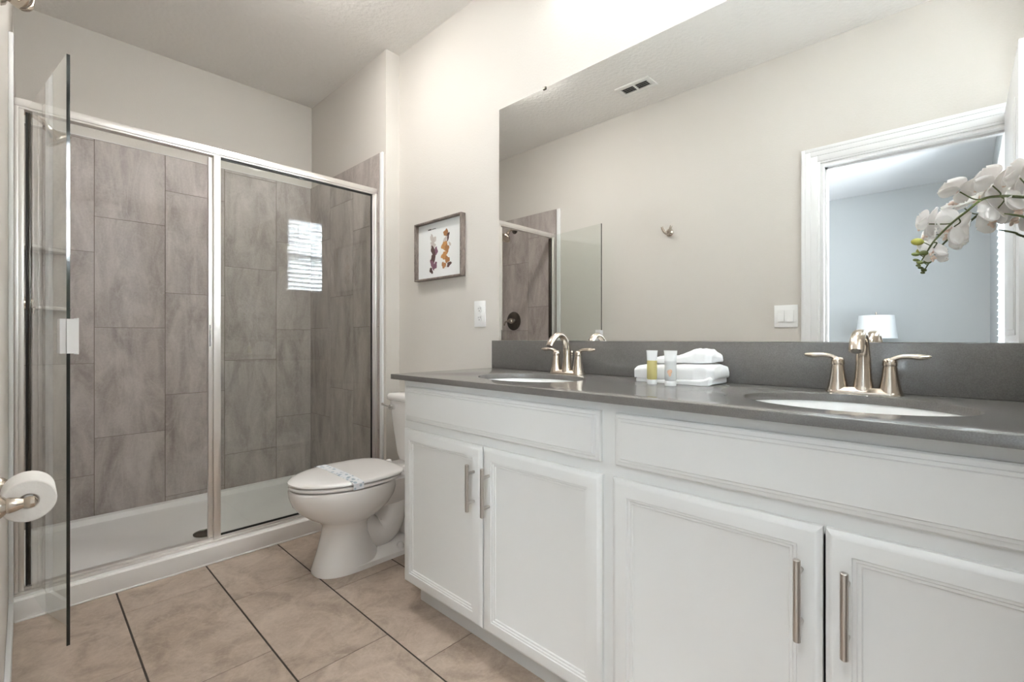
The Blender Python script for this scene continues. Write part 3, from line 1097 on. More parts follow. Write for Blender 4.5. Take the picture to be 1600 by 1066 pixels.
# trapway
mb.tube(catmull([(1.08, TY, 0.20), (1.16, TY, 0.105), (1.23, TY, 0.13), (1.27, TY, 0.22), (1.33, TY, 0.245), (1.38, TY, 0.17), (1.40, TY, 0.02)], 6), interp([0.060, 0.075, 0.080, 0.080, 0.078, 0.074, 0.072], 37), 20)
# foot flange
mb.loft([rrect(0.98, 1.45, TY - 0.112, TY + 0.112, 0.0, 0.06), rrect(0.98, 1.45, TY - 0.112, TY + 0.112, 0.022, 0.06), rrect(1.0, 1.43, TY - 0.095, TY + 0.095, 0.036, 0.05), rrect(1.02, 1.41, TY - 0.07, TY + 0.07, 0.055, 0.05)])
mb.build('bowl', PORC, parent=to, smooth=50)
mb = MB()
EB = 4.0
mb.loft([egg(0.80, 1.235, 0.168, 0.3868, eb=EB), egg(0.80, 1.235, 0.168, 0.3915, eb=EB), egg(0.783, 1.250, 0.185, 0.3918, eb=EB), egg(0.777, 1.255, 0.190, 0.3945, eb=EB), egg(0.777, 1.255, 0.190, 0.4025, eb=EB), egg(0.783, 1.25, 0.185, 0.4055, eb=EB), egg(0.80, 1.235, 0.17, 0.4058, eb=EB)])
mb.build('seat', SEAT, parent=to, smooth=50)
mb = MB()
mb.loft([egg(0.802, 1.24, 0.166, 0.4060, eb=EB), egg(0.802, 1.24, 0.166, 0.4098, eb=EB), egg(0.783, 1.262, 0.186, 0.4100, eb=EB), egg(0.775, 1.268, 0.192, 0.4125, eb=EB), egg(0.775, 1.268, 0.192, 0.4185, eb=EB), egg(0.782, 1.262, 0.186, 0.4240, eb=EB), egg(0.80, 1.245, 0.17, 0.4270, eb=3.6), egg(0.86, 1.19, 0.12, 0.4292, eb=3.0), egg(0.93, 1.12, 0.05, 0.4300, eb=2.4)])
mb.build('lid', SEAT, parent=to, smooth=50)
for sy in (-1, 1):
    mb = MB()
    mb.lathe([(0.016, 0.386), (0.017, 0.40), (0.013, 0.414), (0.004, 0.418)], (1.295, TY + sy * 0.075, 0), n=18)
    mb.box(1.262, 1.297, TY + sy * 0.075 - 0.012, TY + sy * 0.075 + 0.012, 0.398, 0.412, 0.003)
    mb.build('hinge', SEAT, parent=to)
TX0, TX1 = 1.365, 1.558
mb = MB()
mb.loft([rrect(TX0 + 0.035, TX1, TY - 0.165, TY + 0.165, 0.386, 0.035), rrect(TX0 + 0.025, TX1, TY - 0.172, TY + 0.172, 0.42, 0.035), rrect(TX0 + 0.012, TX1, TY - 0.185, TY + 0.185, 0.55, 0.03), rrect(TX0, TX1, TY - 0.194, TY + 0.194, 0.705, 0.028)])
tk = mb.build('tank', PORC, parent=to, smooth=50)
mb = MB()
mb.loft([rrect(TX0 - 0.006, TX1 + 0.003, TY - 0.200, TY + 0.200, 0.7055, 0.028), rrect(TX0 - 0.013, TX1 + 0.003, TY - 0.207, TY + 0.207, 0.712, 0.03), rrect(TX0 - 0.013, TX1 + 0.003, TY - 0.207, TY + 0.207, 0.733, 0.03), rrect(TX0 - 0.006, TX1, TY - 0.20, TY + 0.20, 0.743, 0.03), rrect(TX0 + 0.05, TX1 - 0.05, TY - 0.15, TY + 0.15, 0.7455, 0.03)])
mb.build('tank_lid', PORC, parent=to, smooth=50)
mb = MB()
mb.lathe([(0.004, TX0 - 0.026), (0.013, TX0 - 0.022), (0.016, TX0 - 0.012), (0.015, TX0 + 0.004)], (0, TY + 0.145, 0.672), 'X', 20)
mb.tube([(TX0 - 0.016, TY + 0.145, 0.672), (TX0 - 0.022, TY + 0.175, 0.676), (TX0 - 0.024, TY + 0.215, 0.682)], [0.006, 0.0065, 0.008], 12)
mb.build('flush_lever', CHROME, parent=tk)
for sy in (-1, 1):
    MB().lathe([(0.016, 0.030), (0.017, 0.042), (0.012, 0.054), (0.004, 0.058)], (1.255, TY + sy * 0.093, 0), n=20).build('bolt_cap', SEAT, parent=to)

# paper band across the lid
mb = MB()
prof = []
bx = 0.985
rows = []
for i in range(21):
    yy = TY - 0.196 + 0.392 * i / 20
    s = (yy - TY) / 0.196
    zz = 0.4303 - 0.0045 * s * s * 1.2
    if abs(s) > 0.93:
        zz = 0.4235 - (abs(s) - 0.93) * 0.05
    rows.append((yy, zz))
rows = [(TY - 0.1965, 0.396)] + rows + [(TY + 0.1965, 0.396)]
for k, (w0, w1) in enumerate(((-0.024, 0.024),)):
    ring = []
    for yy, zz in rows:
        ring.append([(bx + w0, yy, zz), (bx + w1, yy, zz), (bx + w1, yy, zz + 0.0012), (bx + w0, yy, zz + 0.0012)])
    mb.loft(ring)
o = mb.build('paper_band', BANDM, origin=(bx, TY, 0.43))
tag(o, 'white and blue printed paper band across the toilet lid', 'paper band')

# ------------------------------------------------------------------ vanity
DOOR_P = [(0.0, 0.0), (0.0, 0.011), (0.0035, 0.0135), (0.011, 0.0185), (0.013, 0.019), (0.040, 0.019), (0.0415, 0.0165), (0.0465, 0.0160), (0.0485, 0.0135), (0.0535, 0.0130), (0.0555, 0.0095), (0.060, 0.0085)]
DRAW_P = [(0.0, 0.0), (0.0, 0.009), (0.003, 0.0115), (0.011, 0.0135), (0.0125, 0.016), (0.0185, 0.0165), (0.0205, 0.0195), (0.024, 0.0195)]
XD = 1.034    # back of doors = face of the frame


def vanity(y0, y1, label, dy, gap_dark=True):
    """cabinet unit between y0 (right) and y1 (left)"""
    ym = (y0 + y1) / 2
    v = thing('vanity_cabinet', label, 'cabinet', (XD, ym, 0), 'white vanity cabinets')
    mb = MB()
    # face frame
    mb.box(XD, XD + 0.019, y0, y0 + 0.03, 0.10, 0.878)
    mb.box(XD, XD + 0.019, y1 - 0.03, y1, 0.10, 0.878)
    mb.box(XD, XD + 0.019, y0 + 0.03, y1 - 0.03, 0.845, 0.878)
    mb.box(XD, XD + 0.019, y0 + 0.03, y1 - 0.03, 0.675, 0.735)
    mb.box(XD, XD + 0.019, y0 + 0.03, y1 - 0.03, 0.10, 0.135)
    # sides, floor, back
    mb.box(XD + 0.019, XV - 0.004, y0, y0 + 0.016, 0.10, 0.878)
    mb.box(XD + 0.019, XV - 0.004, y1 - 0.016, y1, 0.10, 0.878)
    mb.box(XD + 0.019, XV - 0.004, y0 + 0.016, y1 - 0.016, 0.10, 0.116)
    mb.box(XV - 0.010, XV - 0.004, y0 + 0.016, y1 - 0.016, 0.116, 0.878)
    mb.build('carcass', CAB, parent=v, smooth=0)
    box_mb(1.092, 1.108, y0, y1 - 0.024, 0.0, 0.10).build('toe_kick', KICK, parent=v)
    MB().panel(DRAW_P, ym - 0.4425, ym + 0.4425, 0.722, 0.8525, XD).build('false_drawer_front', CAB, parent=v, smooth=20)
    for k, (a, b_) in enumerate(((ym + 0.0025, ym + 0.4480), (ym - 0.4480, ym - 0.0025))):
        d = MB().panel(DOOR_P, a, b_, 0.103, 0.690, XD).build('door', CAB, parent=v, smooth=20)
        yh = ym + 0.0545 if k == 0 else ym - 0.0030
        yh = (ym + 0.036) if k == 0 else (ym - 0.036)
        mb = MB()
        xp = XD - 0.019 - 0.030
        mb.lathe([(0.0050, 0.480), (0.0065, 0.4815), (0.0065, 0.6305), (0.0050, 0.632)], (xp, yh, 0), n=18)
        for z in (0.508, 0.604):
            mb.lathe([(0.005, xp), (0.005, XD - 0.0185)], (0, yh, z), 'X', 14)
        mb.build('bar_pull', PULLM, parent=d)
    return v


vanity(0.6475, 1.5755, 'white vanity cabinet beside the toilet, with two doors under the left basin', 0)
vanity(-0.2805, 0.6475, 'white vanity cabinet in the right foreground, with two doors under the right basin', 0)

# countertop with two oval holes
CX0, CY0, CY1 = 0.997, YR + 0.002, 1.6185
SINKS = [(1.262, 1.122), (1.262, 0.182)]
SA, SB = 0.212, 0.163
bm = bmesh.new()
NE = 72


def ring_verts(z):
    outer = [bm.verts.new(p) for p in ((CX0, CY0, z), (XV - 0.0005, CY0, z), (XV - 0.0005, CY1, z), (CX0, CY1, z))]
    holes = []
    for cx, cy_ in SINKS:
        holes.append([bm.verts.new((cx + SB * math.cos(2 * PI * i / NE), cy_ + SA * math.sin(2 * PI * i / NE), z)) for i in range(NE)])
    return outer, holes


top = ring_verts(CZ)
bot = ring_verts(CZ - 0.0195)
for (outer, holes) in (top, bot):
    es = []
    for loop in [outer] + holes:
        for i in range(len(loop)):
            es.append(bm.edges.new((loop[i], loop[(i + 1) % len(loop)])))
    bmesh.ops.triangle_fill(bm, use_beauty=True, use_dissolve=False, edges=es)
for lt, lb in [(top[0], bot[0])] + list(zip(top[1], bot[1])):
    for i in range(len(lt)):
        j = (i + 1) % len(lt)
        bm.faces.new((lt[i], lt[j], lb[j], lb[i]))
sharp = [e for e in bm.edges if len(e.link_faces) == 2 and abs(e.calc_face_angle(0)) > 1.0 and e.verts[0].co.z > CZ - 0.001 and e.verts[1].co.z > CZ - 0.001]
bmesh.ops.recalc_face_normals(bm, faces=bm.faces[:])
bmesh.ops.bevel(bm, geom=sharp, offset=0.0018, segments=2, profile=0.5, affect='EDGES')
m_ = MB()
m_.bm.free()
m_.bm = bm
o = m_.build('countertop', QUARTZ, origin=(1.28, 0.645, CZ - 0.0195), smooth=25)
tag(o, 'grey quartz countertop with two oval basin cut-outs', 'countertop')
o = box_mb(XV - 0.020, XV - 0.0005, YR + 0.002, 1.6185, CZ, CZ + 0.129, 0.0012).build('backsplash', QUARTZ, origin=(XV, 0.645, CZ))
tag(o, 'grey quartz backsplash strip below the mirror', 'backsplash')

# basins
for k, (cx, cy_) in enumerate(SINKS):
    s = thing('undermount_basin', ['white oval undermount basin nearer the toilet', 'white oval undermount basin in the right foreground'][k], 'sink', (cx, cy_, 0.75), 'oval basins in the countertop')
    mb = MB()
    zt = CZ - 0.0197

    def ell(a, b_, z):
        return [(cx + b_ * math.cos(2 * PI * i / 64), cy_ + a * math.sin(2 * PI * i / 64), z) for i in range(64)]
    prof = [(1.09, zt - 0.010), (1.09, zt), (1.02, zt), (1.005, zt - 0.006), (0.985, zt - 0.02), (0.94, zt - 0.05), (0.85, zt - 0.085), (0.68, zt - 0.115), (0.45, zt - 0.132), (0.20, zt - 0.138), (0.1, zt - 0.139)]
    mb.loft([ell(SA * q, SB * q, z) for q, z in prof], False, True)
    # outside
    prof2 = [(1.09, zt - 0.010), (1.03, zt - 0.014), (0.98, zt - 0.055), (0.88, zt - 0.095), (0.70, zt - 0.126), (0.4, zt - 0.148), (0.15, zt - 0.152)]
    mb.loft([ell(SA * q, SB * q, z) for q, z in prof2], False, True)
    mb.build('bowl', BASIN, parent=s)
    MB().lathe([(0.024, zt - 0.1385), (0.024, zt - 0.134), (0.018, zt - 0.132), (0.006, zt - 0.131)], (cx, cy_, 0), n=24).build('drain', NICKEL, parent=s)


# faucets
def faucet(yc, label):
    f = thing('faucet', label, 'faucet', (1.482, yc, CZ), 'brushed nickel faucets')
    X = 1.482
    z = CZ
    mb = MB()

    def stadium(hl, hw, zz, n=14):
        pts = []
        for i in range(n + 1):
            t = PI * i / n
            pts.append((X + hw * math.cos(t), yc + hl - hw + hw * math.sin(t), zz))
        for i in range(n + 1):
            t = PI + PI * i / n
            pts.append((X + hw * math.cos(t), yc - hl + hw + hw * math.sin(t), zz))
        return pts
    mb.loft([stadium(0.0805, 0.0265, z), stadium(0.0805, 0.0265, z + 0.004), stadium(0.0785, 0.0245, z + 0.007), stadium(0.072, 0.019, z + 0.013), stadium(0.068, 0.015, z + 0.016)])
    mb.build('base_plate', NICKEL, parent=f)
    # spout
    path = [(X, yc, z + 0.006), (X + 0.001, yc, z + 0.022), (X + 0.001, yc, z + 0.045), (X, yc, z + 0.075), (X - 0.004, yc, z + 0.105), (X - 0.014, yc, z + 0.131), (X - 0.034, yc, z + 0.149), (X - 0.058, yc, z + 0.153), (X - 0.082, yc, z + 0.143), (X - 0.100, yc, z + 0.126), (X - 0.111, yc, z + 0.110)]
    pp = catmull(path, 4)
    rr = interp([0.0245, 0.0215, 0.0185, 0.0165, 0.0152, 0.0145, 0.0142, 0.0145, 0.0152, 0.0155, 0.0152], len(pp))
    fl_ = [(1.0, 1.0 - 0.28 * min(1, max(0, (i / (len(pp) - 1) - 0.15) * 2.2))) for i in range(len(pp))]
    # widen sideways (y)
    mb = MB()
    rings = []
    for i, p in enumerate(pp):
        t = (pp[min(i + 1, len(pp) - 1)] - pp[max(i - 1, 0)]).normalized()
        s_ = Vector((0, 1, 0))
        u_ = t.cross(s_).normalized()
        rings.append([p + s_ * (rr[i] * fl_[i][0] * math.cos(2 * PI * k / 20)) + u_ * (rr[i] * fl_[i][1] * math.sin(2 * PI * k / 20)) for k in range(20)])
    mb.loft(rings)
    sp_ = mb.build('spout', NICKEL, parent=f, smooth=50)
    e = pp[-1]
    t = (pp[-1] - pp[-2]).normalized()
    mb = MB()
    mb.tube([e - t * 0.002, e + t * 0.0012], 0.0098, 18)
    mb.build('aerator', BRONZE, parent=sp_)
    for s in (-1, 1):
        yh = yc + s * 0.0535
        mb = MB()
        mb.lathe([(0.0255, z + 0.004), (0.0250, z + 0.008), (0.0225, z + 0.016), (0.0195, z + 0.030), (0.0165, z + 0.050), (0.0145, z + 0.068), (0.0138, z + 0.0705), (0.0138, z + 0.0715)], (X, yh, 0), n=28)
        hb = mb.build('handle', NICKEL, parent=f)
        mb = MB()
        mb.lathe([(0.0150, z + 0.0722), (0.0155, z + 0.076), (0.0150, z + 0.084), (0.0115, z + 0.090), (0.004, z + 0.092)], (X, yh, 0), n=28)
        lp = [(X, yh - s * 0.010, z + 0.078), (X, yh + s * 0.004, z + 0.087), (X, yh + s * 0.018, z + 0.0945), (X, yh + s * 0.036, z + 0.0965), (X, yh + s * 0.056, z + 0.0955), (X, yh + s * 0.072, z + 0.0965), (X, yh + s * 0.0775, z + 0.0975)]
        pl = catmull(lp, 4)
        rl = interp([0.0075, 0.0085, 0.0072, 0.0078, 0.0095, 0.0060, 0.0012], len(pl))
        mb.tube(pl, rl, 14, flat=(1.15, 0.78))
        mb.build('lever', NICKEL, parent=hb, smooth=55)
    mb = MB()
    mb.tube([(X + 0.026, yc - 0.004, z + 0.006), (X + 0.026, yc - 0.004, z + 0.075)], 0.0022, 10)
    mb.ellipsoid((X + 0.026, yc - 0.004, z + 0.075), (0.0042, 0.0042, 0.004), 14, 8)
    mb.ellipsoid((X + 0.026, yc - 0.004, z + 0.084), (0.0055, 0.0055, 0.006), 16, 10)
    mb.build('lift_rod', NICKEL, parent=f)
    return f


faucet(1.122, 'brushed nickel two-handle faucet at the basin nearer the toilet')
faucet(0.182, 'brushed nickel two-handle faucet in the right foreground, lamp reflected behind')

# ------------------------------------------------------------------ mirror
t = thing('wall_mirror', 'large frameless mirror above the backsplash', 'mirror', (XV, 0.64, CZ + 0.13))
MY0, MY1, MZ0, MZ1 = YR + 0.03, 1.583, CZ + 0.1305, 2.121
mb = MB()
mb.box(XV - 0.005, XV - 0.0005, MY0, MY1, MZ0, MZ1)
g = mb.build('mirror_glass', MIRROR, parent=t, smooth=0)
for yy in (1.302, -0.20):
    mb = MB()
    mb.box(XV - 0.009, XV - 0.0052, yy - 0.008, yy + 0.008, MZ1 - 0.008, MZ1 + 0.004, 0.001)
    mb.box(XV - 0.0052, XV - 0.0005, yy - 0.008, yy + 0.008, MZ1 + 0.0005, MZ1 + 0.004)
    mb.build('mirror_clip', BRONZE, parent=t)

# ------------------------------------------------------------------ framed picture
PY0, PY1, PZ0, PZ1 = 1.832, 2.243, 1.357, 1.680
t = thing('picture_frame', 'weathered wood box frame with a small print, hung on the wall above the toilet', 'picture', (XV, (PY0 + PY1) / 2, PZ0))
xf = XV - 0.032
r = 0.0095
mb = MB()
mb.box(xf, XV, PY0, PY0 + r, PZ0, PZ1, 0.0015)
mb.box(xf, XV, PY1 - r, PY1, PZ0, PZ1, 0.0015)
mb.box(xf, XV, PY0 + r, PY1 - r, PZ0, PZ0 + r, 0.0015)
mb.box(xf, XV, PY0 + r, PY1 - r, PZ1 - r, PZ1, 0.0015)
mb.build('frame', WOOD, parent=t)
xm = XV - 0.008
pr = box_mb(xm, XV - 0.001, PY0 + r, PY1 - r, PZ0 + r, PZ1 - r).build('mat_board', MATBOARD, parent=t)


def blob(mb, cy_, cz, ry, rz, rot, mat, seed, k):
    rnd = random.Random(seed)
    ph = [rnd.uniform(0, 6.28) for _ in range(4)]
    out = []
    for x in (xm - 0.0003 - 0.00012 * k, xm):
        ring = []
        for i in range(28):
            t_ = 2 * PI * i / 28
            q = 1 + 0.16 * math.sin(3 * t_ + ph[0]) + 0.10 * math.sin(5 * t_ + ph[1]) + 0.06 * math.sin(8 * t_ + ph[2])
            a, b_ = ry * q * math.cos(t_), rz * q * math.sin(t_)
            ring.append((x, cy_ + a * math.cos(rot) - b_ * math.sin(rot), cz + a * math.sin(rot) + b_ * math.cos(rot)))
        out.append(ring)
    mb.loft(out, mat=mat)


# two sprigs of loosely painted autumn leaves (generic motif)
cz = (PZ0 + PZ1) / 2
cyc = (PY0 + PY1) / 2
mb = MB()
L = [(0.060, 0.060, 0.022, 0.012, 0.9, P_GREY), (0.045, 0.050, 0.022, 0.010, -0.7, P_GREY), (0.055, 0.030, 0.020, 0.016, 0.5, P_GREY), (0.052, 0.004, 0.026, 0.013, 1.0, P_DARK), (0.030, 0.000, 0.012, 0.020, 0.2, P_MAUVE), (0.050, -0.026, 0.016, 0.024, 0.3, P_DARK), (0.058, -0.056, 0.012, 0.026, -0.5, P_MAUVE), (0.036, -0.062, 0.012, 0.018, 0.6, P_MAUVE), (0.068, -0.082, 0.010, 0.016, -0.6, P_DARK)]
for i, (dy, dz, ry, rz, ro, mt) in enumerate(L):
    blob(mb, cyc + dy * 1.12, cz + dz * 1.25 - 0.006, ry * 1.15, rz * 1.2, ro, mt, 20 + i, i)
mb.build('painted_leaves', parent=pr, smooth=0)['label'] = 'mauve and grey painted leaf sprig'
mb = MB()
L = [(-0.048, 0.070, 0.018, 0.016, 0.5, P_BROWN), (-0.062, 0.052, 0.010, 0.020, 0.3, P_DARK), (-0.045, 0.042, 0.016, 0.012, -0.6, P_GREY), (-0.040, 0.014, 0.026, 0.020, 0.6, P_ORANGE), (-0.056, 0.000, 0.014, 0.022, 0.1, P_BROWN), (-0.036, -0.026, 0.022, 0.018, -0.4, P_ORANGE), (-0.058, -0.044, 0.018, 0.014, 0.5, P_BROWN), (-0.032, -0.066, 0.016, 0.013, 0.4, P_BROWN), (-0.072, -0.066, 0.018, 0.009, -0.5, P_DARK), (-0.078, 0.020, 0.012, 0.006, 0.9, P_GREY)]
for i, (dy, dz, ry, rz, ro, mt) in enumerate(L):
    blob(mb, cyc + dy * 1.12, cz + dz * 1.25 - 0.006, ry * 1.15, rz * 1.2, ro, mt, 50 + i, i)
mb.build('painted_leaves', parent=pr, smooth=0)['label'] = 'rust and brown painted leaf sprig'
mb = MB()
mb.box(xm - 0.0004, xm, cyc + 0.075, cyc + 0.105, PZ1 - r - 0.036, PZ1 - r - 0.030)
mb.box(xm - 0.0004, xm, cyc + 0.035, cyc + 0.070, PZ1 - r - 0.0345, PZ1 - r - 0.0315)
mb.build('caption_line', INK, parent=pr, smooth=0)

# ------------------------------------------------------------------ outlet on the vanity wall
OY0, OY1, OZ0, OZ1 = 1.679, 1.761, 1.094, 1.223
t = thing('wall_outlet', 'white duplex outlet plate on the wall left of the mirror', 'outlet', (XV, (OY0 + OY1) / 2, OZ0))
pl = box_mb(XV - 0.006, XV, OY0, OY1, OZ0, OZ1, 0.003).build('cover_plate', PLASTIC, parent=t)
oy = (OY0 + OY1) / 2
for zz in (1.137, 1.181):
    so = MB().loft([[(x, oy + 0.0165 * max(-0.86, min(0.86, math.cos(2 * PI * i / 32))) / 0.86 * 1.0, zz + 0.0175 * math.sin(2 * PI * i / 32)) for i in range(32)] for x in (XV - 0.0059, XV - 0.0085)]).build('socket', PLASTIC, parent=t)
    mb = MB()
    mb.box(XV - 0.0089, XV - 0.0084, oy - 0.0075, oy - 0.0055, zz - 0.001, zz + 0.009)
    mb.box(XV - 0.0089, XV - 0.0084, oy + 0.0055, oy + 0.0075, zz - 0.001, zz + 0.008)
    mb.lathe([(0.0028, XV - 0.0089), (0.0028, XV - 0.0084)], (0, oy, zz - 0.008), 'X', 12)
    mb.build('slots', SLOT, parent=so, smooth=0)

# light switches on the left wall (seen in the mirror)
SY0, SY1, SZ0, SZ1 = 0.697, 0.823, 1.102, 1.236
t = thing('light_switch', 'white double rocker switch plate beside the doorway, seen in the mirror', 'light switch', (XL, (SY0 + SY1) / 2, SZ0))
box_mb(XL, XL + 0.006, SY0, SY1, SZ0, SZ1, 0.003).build('cover_plate', PLASTIC, parent=t)
for s in (-1, 1):
    ys = (SY0 + SY1) / 2 + s * 0.0245
    zc = (SZ0 + SZ1) / 2
    mb = MB()
    mb.box(XL + 0.0055, XL + 0.0068, ys - 0.0185, ys + 0.0185, zc - 0.036, zc + 0.036, 0.0005)
    mb.loft([[(XL + 0.006, y_, zc - 0.033), (XL + 0.013, y_, zc - 0.033), (XL + 0.0085, y_, zc + 0.033), (XL + 0.006, y_, zc + 0.033)] for y_ in (ys - 0.0165, ys + 0.0165)])
    mb.build('rocker', PLASTIC, parent=t, smooth=0)

# robe hook on the left wall
t = thing('robe_hook', 'brushed nickel double robe hook on the left wall', 'hook', (XL, 1.49, 1.775))
hz, hy = 1.784, 1.49
MB().lathe([(0.027, XL), (0.027, XL + 0.005), (0.022, XL + 0.012), (0.012, XL + 0.016), (0.010, XL + 0.03)], (0, hy, hz), 'X', 28).build('wall_rose', NICKEL, parent=t)
mb = MB()
mb.tube(catmull([(XL + 0.018, hy, hz - 0.004), (XL + 0.034, hy + 0.004, hz - 0.012), (XL + 0.045, hy + 0.016, hz - 0.004), (XL + 0.049, hy + 0.030, hz + 0.022), (XL + 0.049, hy + 0.034, hz + 0.036)], 5), interp([0.010, 0.0095, 0.009, 0.0085, 0.008], 21), 14)
mb.tube(catmull([(XL + 0.018, hy, hz - 0.004), (XL + 0.034, hy - 0.004, hz - 0.012), (XL + 0.045, hy - 0.016, hz - 0.004), (XL + 0.049, hy - 0.030, hz + 0.022), (XL + 0.049, hy - 0.034, hz + 0.036)], 5), interp([0.010, 0.0095, 0.009, 0.0085, 0.008], 21), 14)
mb.build('hook_arms', NICKEL, parent=t)

# toilet paper holder on the left wall
RY, RX, RZ = 1.40, 0.010, 0.718
t = thing('paper_holder', 'brushed nickel two-post toilet paper holder on the left wall', 'toilet paper holder', (XL, RY, RZ))
for s in (-1, 1):
    y = RY + s * 0.082
    mb = MB()
    mb.lathe([(0.024, XL), (0.024, XL + 0.005), (0.020, XL + 0.011), (0.0145, XL + 0.016)], (0, y, RZ), 'X', 28)
    mb.lathe([(0.0135, XL + 0.012), (0.0150, XL + 0.020), (0.0128, XL + 0.030), (0.0092, XL + 0.039), (0.0115, XL + 0.047), (0.0105, XL + 0.054), (0.004, XL + 0.0585)], (0, y, RZ), 'X', 24)
    mb.build('post', NICKEL, parent=t)
MB().tube([(XL + 0.046, RY - 0.080, RZ), (XL + 0.046, RY + 0.080, RZ)], 0.0065, 16).build('roller', PLASTIC, parent=t)
mb = MB()
rx = XL + 0.046
rc = RZ - 0.006
rr_ = 0.0415
prof = [(0.0150, RY - 0.0480), (0.0165, RY - 0.0500), (rr_ - 0.002, RY - 0.050), (rr_, RY - 0.048), (rr_, RY + 0.048), (rr_ - 0.002, RY + 0.050), (0.0165, RY + 0.050), (0.0150, RY + 0.048), (0.0150, RY - 0.048)]
mb.lathe(prof, (rx, 0, rc), 'Y', 48, caps=False)
tr_ = thing('toilet_paper_roll', 'white toilet paper roll on the left wall holder', 'toilet paper', (rx, RY, rc))
mb.build('tissue', PAPERROLL, parent=tr_)
MB().lathe([(0.0148, RY - 0.0475), (0.0148, RY + 0.0475), (0.0138, RY + 0.0475), (0.0138, RY - 0.0475), (0.0148, RY - 0.0475)], (rx, 0, rc), 'Y', 32, caps=False).build('card_core', CARD, parent=tr_)

# ------------------------------------------------------------------ towels and toiletries on the counter
def cloth_mass(sections, seed, amp, n=60, e=2.6):
    """loft along y of rounded slabs: (y, xc, half depth, z bottom, z top)"""
    mb = MB()
    rings = []
    P = []
    m = 46
    for i in range(m):
        s = i / (m - 1) * (len(sections) - 1)
        k = min(int(s), len(sections) - 2)
        f = s - k
        f = f * f * (3 - 2 * f)
        P.append([a * (1 - f) + b_ * f for a, b_ in zip(sections[k], sections[k + 1])])
    for (y, xc, hd, zb, zt) in P:
        ring = []
        zc_, hz_ = (zb + zt) / 2, (zt - zb) / 2
        for j in range(n):
            t_ = 2 * PI * j / n
            c_, s_ = math.cos(t_), math.sin(t_)
            x = xc + hd * abs(c_) ** (2 / e) * (1 if c_ > 0 else -1)
            z = zc_ + hz_ * abs(s_) ** (2 / e) * (1 if s_ > 0 else -1)
            v = Vector((x * 14 + seed, y * 20, z * 26))
            d = noise.noise(v) * amp + noise.noise(v * 2.7) * amp * 0.45
            z2 = max(zb if s_ < 0 else z + d, zb) if s_ <= 0 else z + d
            ring.append((x + c_ * d * 1.2, y, z2))
        rings.append(ring)
    mb.loft(rings)
    return mb


T0 = CZ + 0.0006
t = thing('folded_hand_towel', 'white folded towel lying on the counter behind two tubes', 'towel', (1.45, 0.655, T0), 'white towels on the counter')
cloth_mass([(0.775, 1.455, 0.055, T0, T0 + 0.010), (0.770, 1.455, 0.066, T0, T0 + 0.014), (0.66, 1.452, 0.072, T0, T0 + 0.015), (0.555, 1.452, 0.075, T0, T0 + 0.020), (0.535, 1.455, 0.072, T0, T0 + 0.030), (0.528, 1.455, 0.06, T0 + 0.004, T0 + 0.024)], 1.0, 0.0016).build('lower_fold', TOWELM, parent=t, smooth=60)
cloth_mass([(0.786, 1.457, 0.035, T0 + 0.018, T0 + 0.040), (0.780, 1.457, 0.062, T0 + 0.012, T0 + 0.048), (0.755, 1.457, 0.072, T0 + 0.0125, T0 + 0.056), (0.67, 1.457, 0.074, T0 + 0.013, T0 + 0.061), (0.58, 1.458, 0.074, T0 + 0.015, T0 + 0.066), (0.545, 1.460, 0.070, T0 + 0.018, T0 + 0.062), (0.525, 1.462, 0.06, T0 + 0.018, T0 + 0.056), (0.516, 1.462, 0.04, T0 + 0.024, T0 + 0.044)], 4.0, 0.0048).build('upper_fold', TOWELM, parent=t, smooth=60)
mb = cloth_mass([(0.742, 1.462, 0.020, T0 + 0.060, T0 + 0.066), (0.735, 1.462, 0.045, T0 + 0.059, T0 + 0.072), (0.70, 1.465, 0.060, T0 + 0.060, T0 + 0.082), (0.655, 1.468, 0.062, T0 + 0.062, T0 + 0.085), (0.615, 1.470, 0.062, T0 + 0.064, T0 + 0.100), (0.585, 1.472, 0.060, T0 + 0.064, T0 + 0.110), (0.560, 1.472, 0.055, T0 + 0.064, T0 + 0.106), (0.540, 1.472, 0.045, T0 + 0.066, T0 + 0.092), (0.532, 1.472, 0.025, T0 + 0.070, T0 + 0.082)], 9.0, 0.0065)
o = mb.build('washcloth', TOWELM, origin=(1.465, 0.63, T0 + 0.06), smooth=60)
tag(o, 'white washcloth bunched up on top of the folded towel', 'towel', 'white towels on the counter')


def tube_bottle(x, yc, w_, hgt, label, gel, upper, printed):
    t = thing('toiletry_tube', label, 'tube', (x, yc, CZ), 'small toiletry tubes')
    z = CZ + 0.0005

    def oval(hy_, hx_, zz, n=28):
        return [(x + hx_ * math.cos(2 * PI * i / n), yc + hy_ * math.sin(2 * PI * i / n), zz) for i in range(n)]
    MB().loft([oval(w_ * 0.78, w_ * 0.78, z), oval(w_ * 0.80, w_ * 0.80, z + 0.001), oval(w_ * 0.80, w_ * 0.80, z + 0.013), oval(w_ * 0.76, w_ * 0.76, z + 0.0145)]).build('cap', CRIMP, parent=t)
    zs = z + hgt * 0.70
    mb = MB()
    mb.loft([oval(w_ * 0.72, w_ * 0.72, z + 0.0145), oval(w_ * 0.80, w_ * 0.80, z + 0.018), oval(w_ * 0.82, w_ * 0.74, z + 0.05), oval(w_ * 0.86, w_ * 0.55, zs)])
    b = mb.build('tube_body', gel, parent=t)
    mb = MB()
    mb.loft([oval(w_ * 0.86, w_ * 0.55, zs), oval(w_ * 0.93, w_ * 0.33, z + hgt * 0.85), oval(w_ * 1.0, 0.0022, z + hgt * 0.955), oval(w_ * 1.02, 0.0018, z + hgt)])
    mb.build('crimped_end', upper, parent=t)
    return t, b


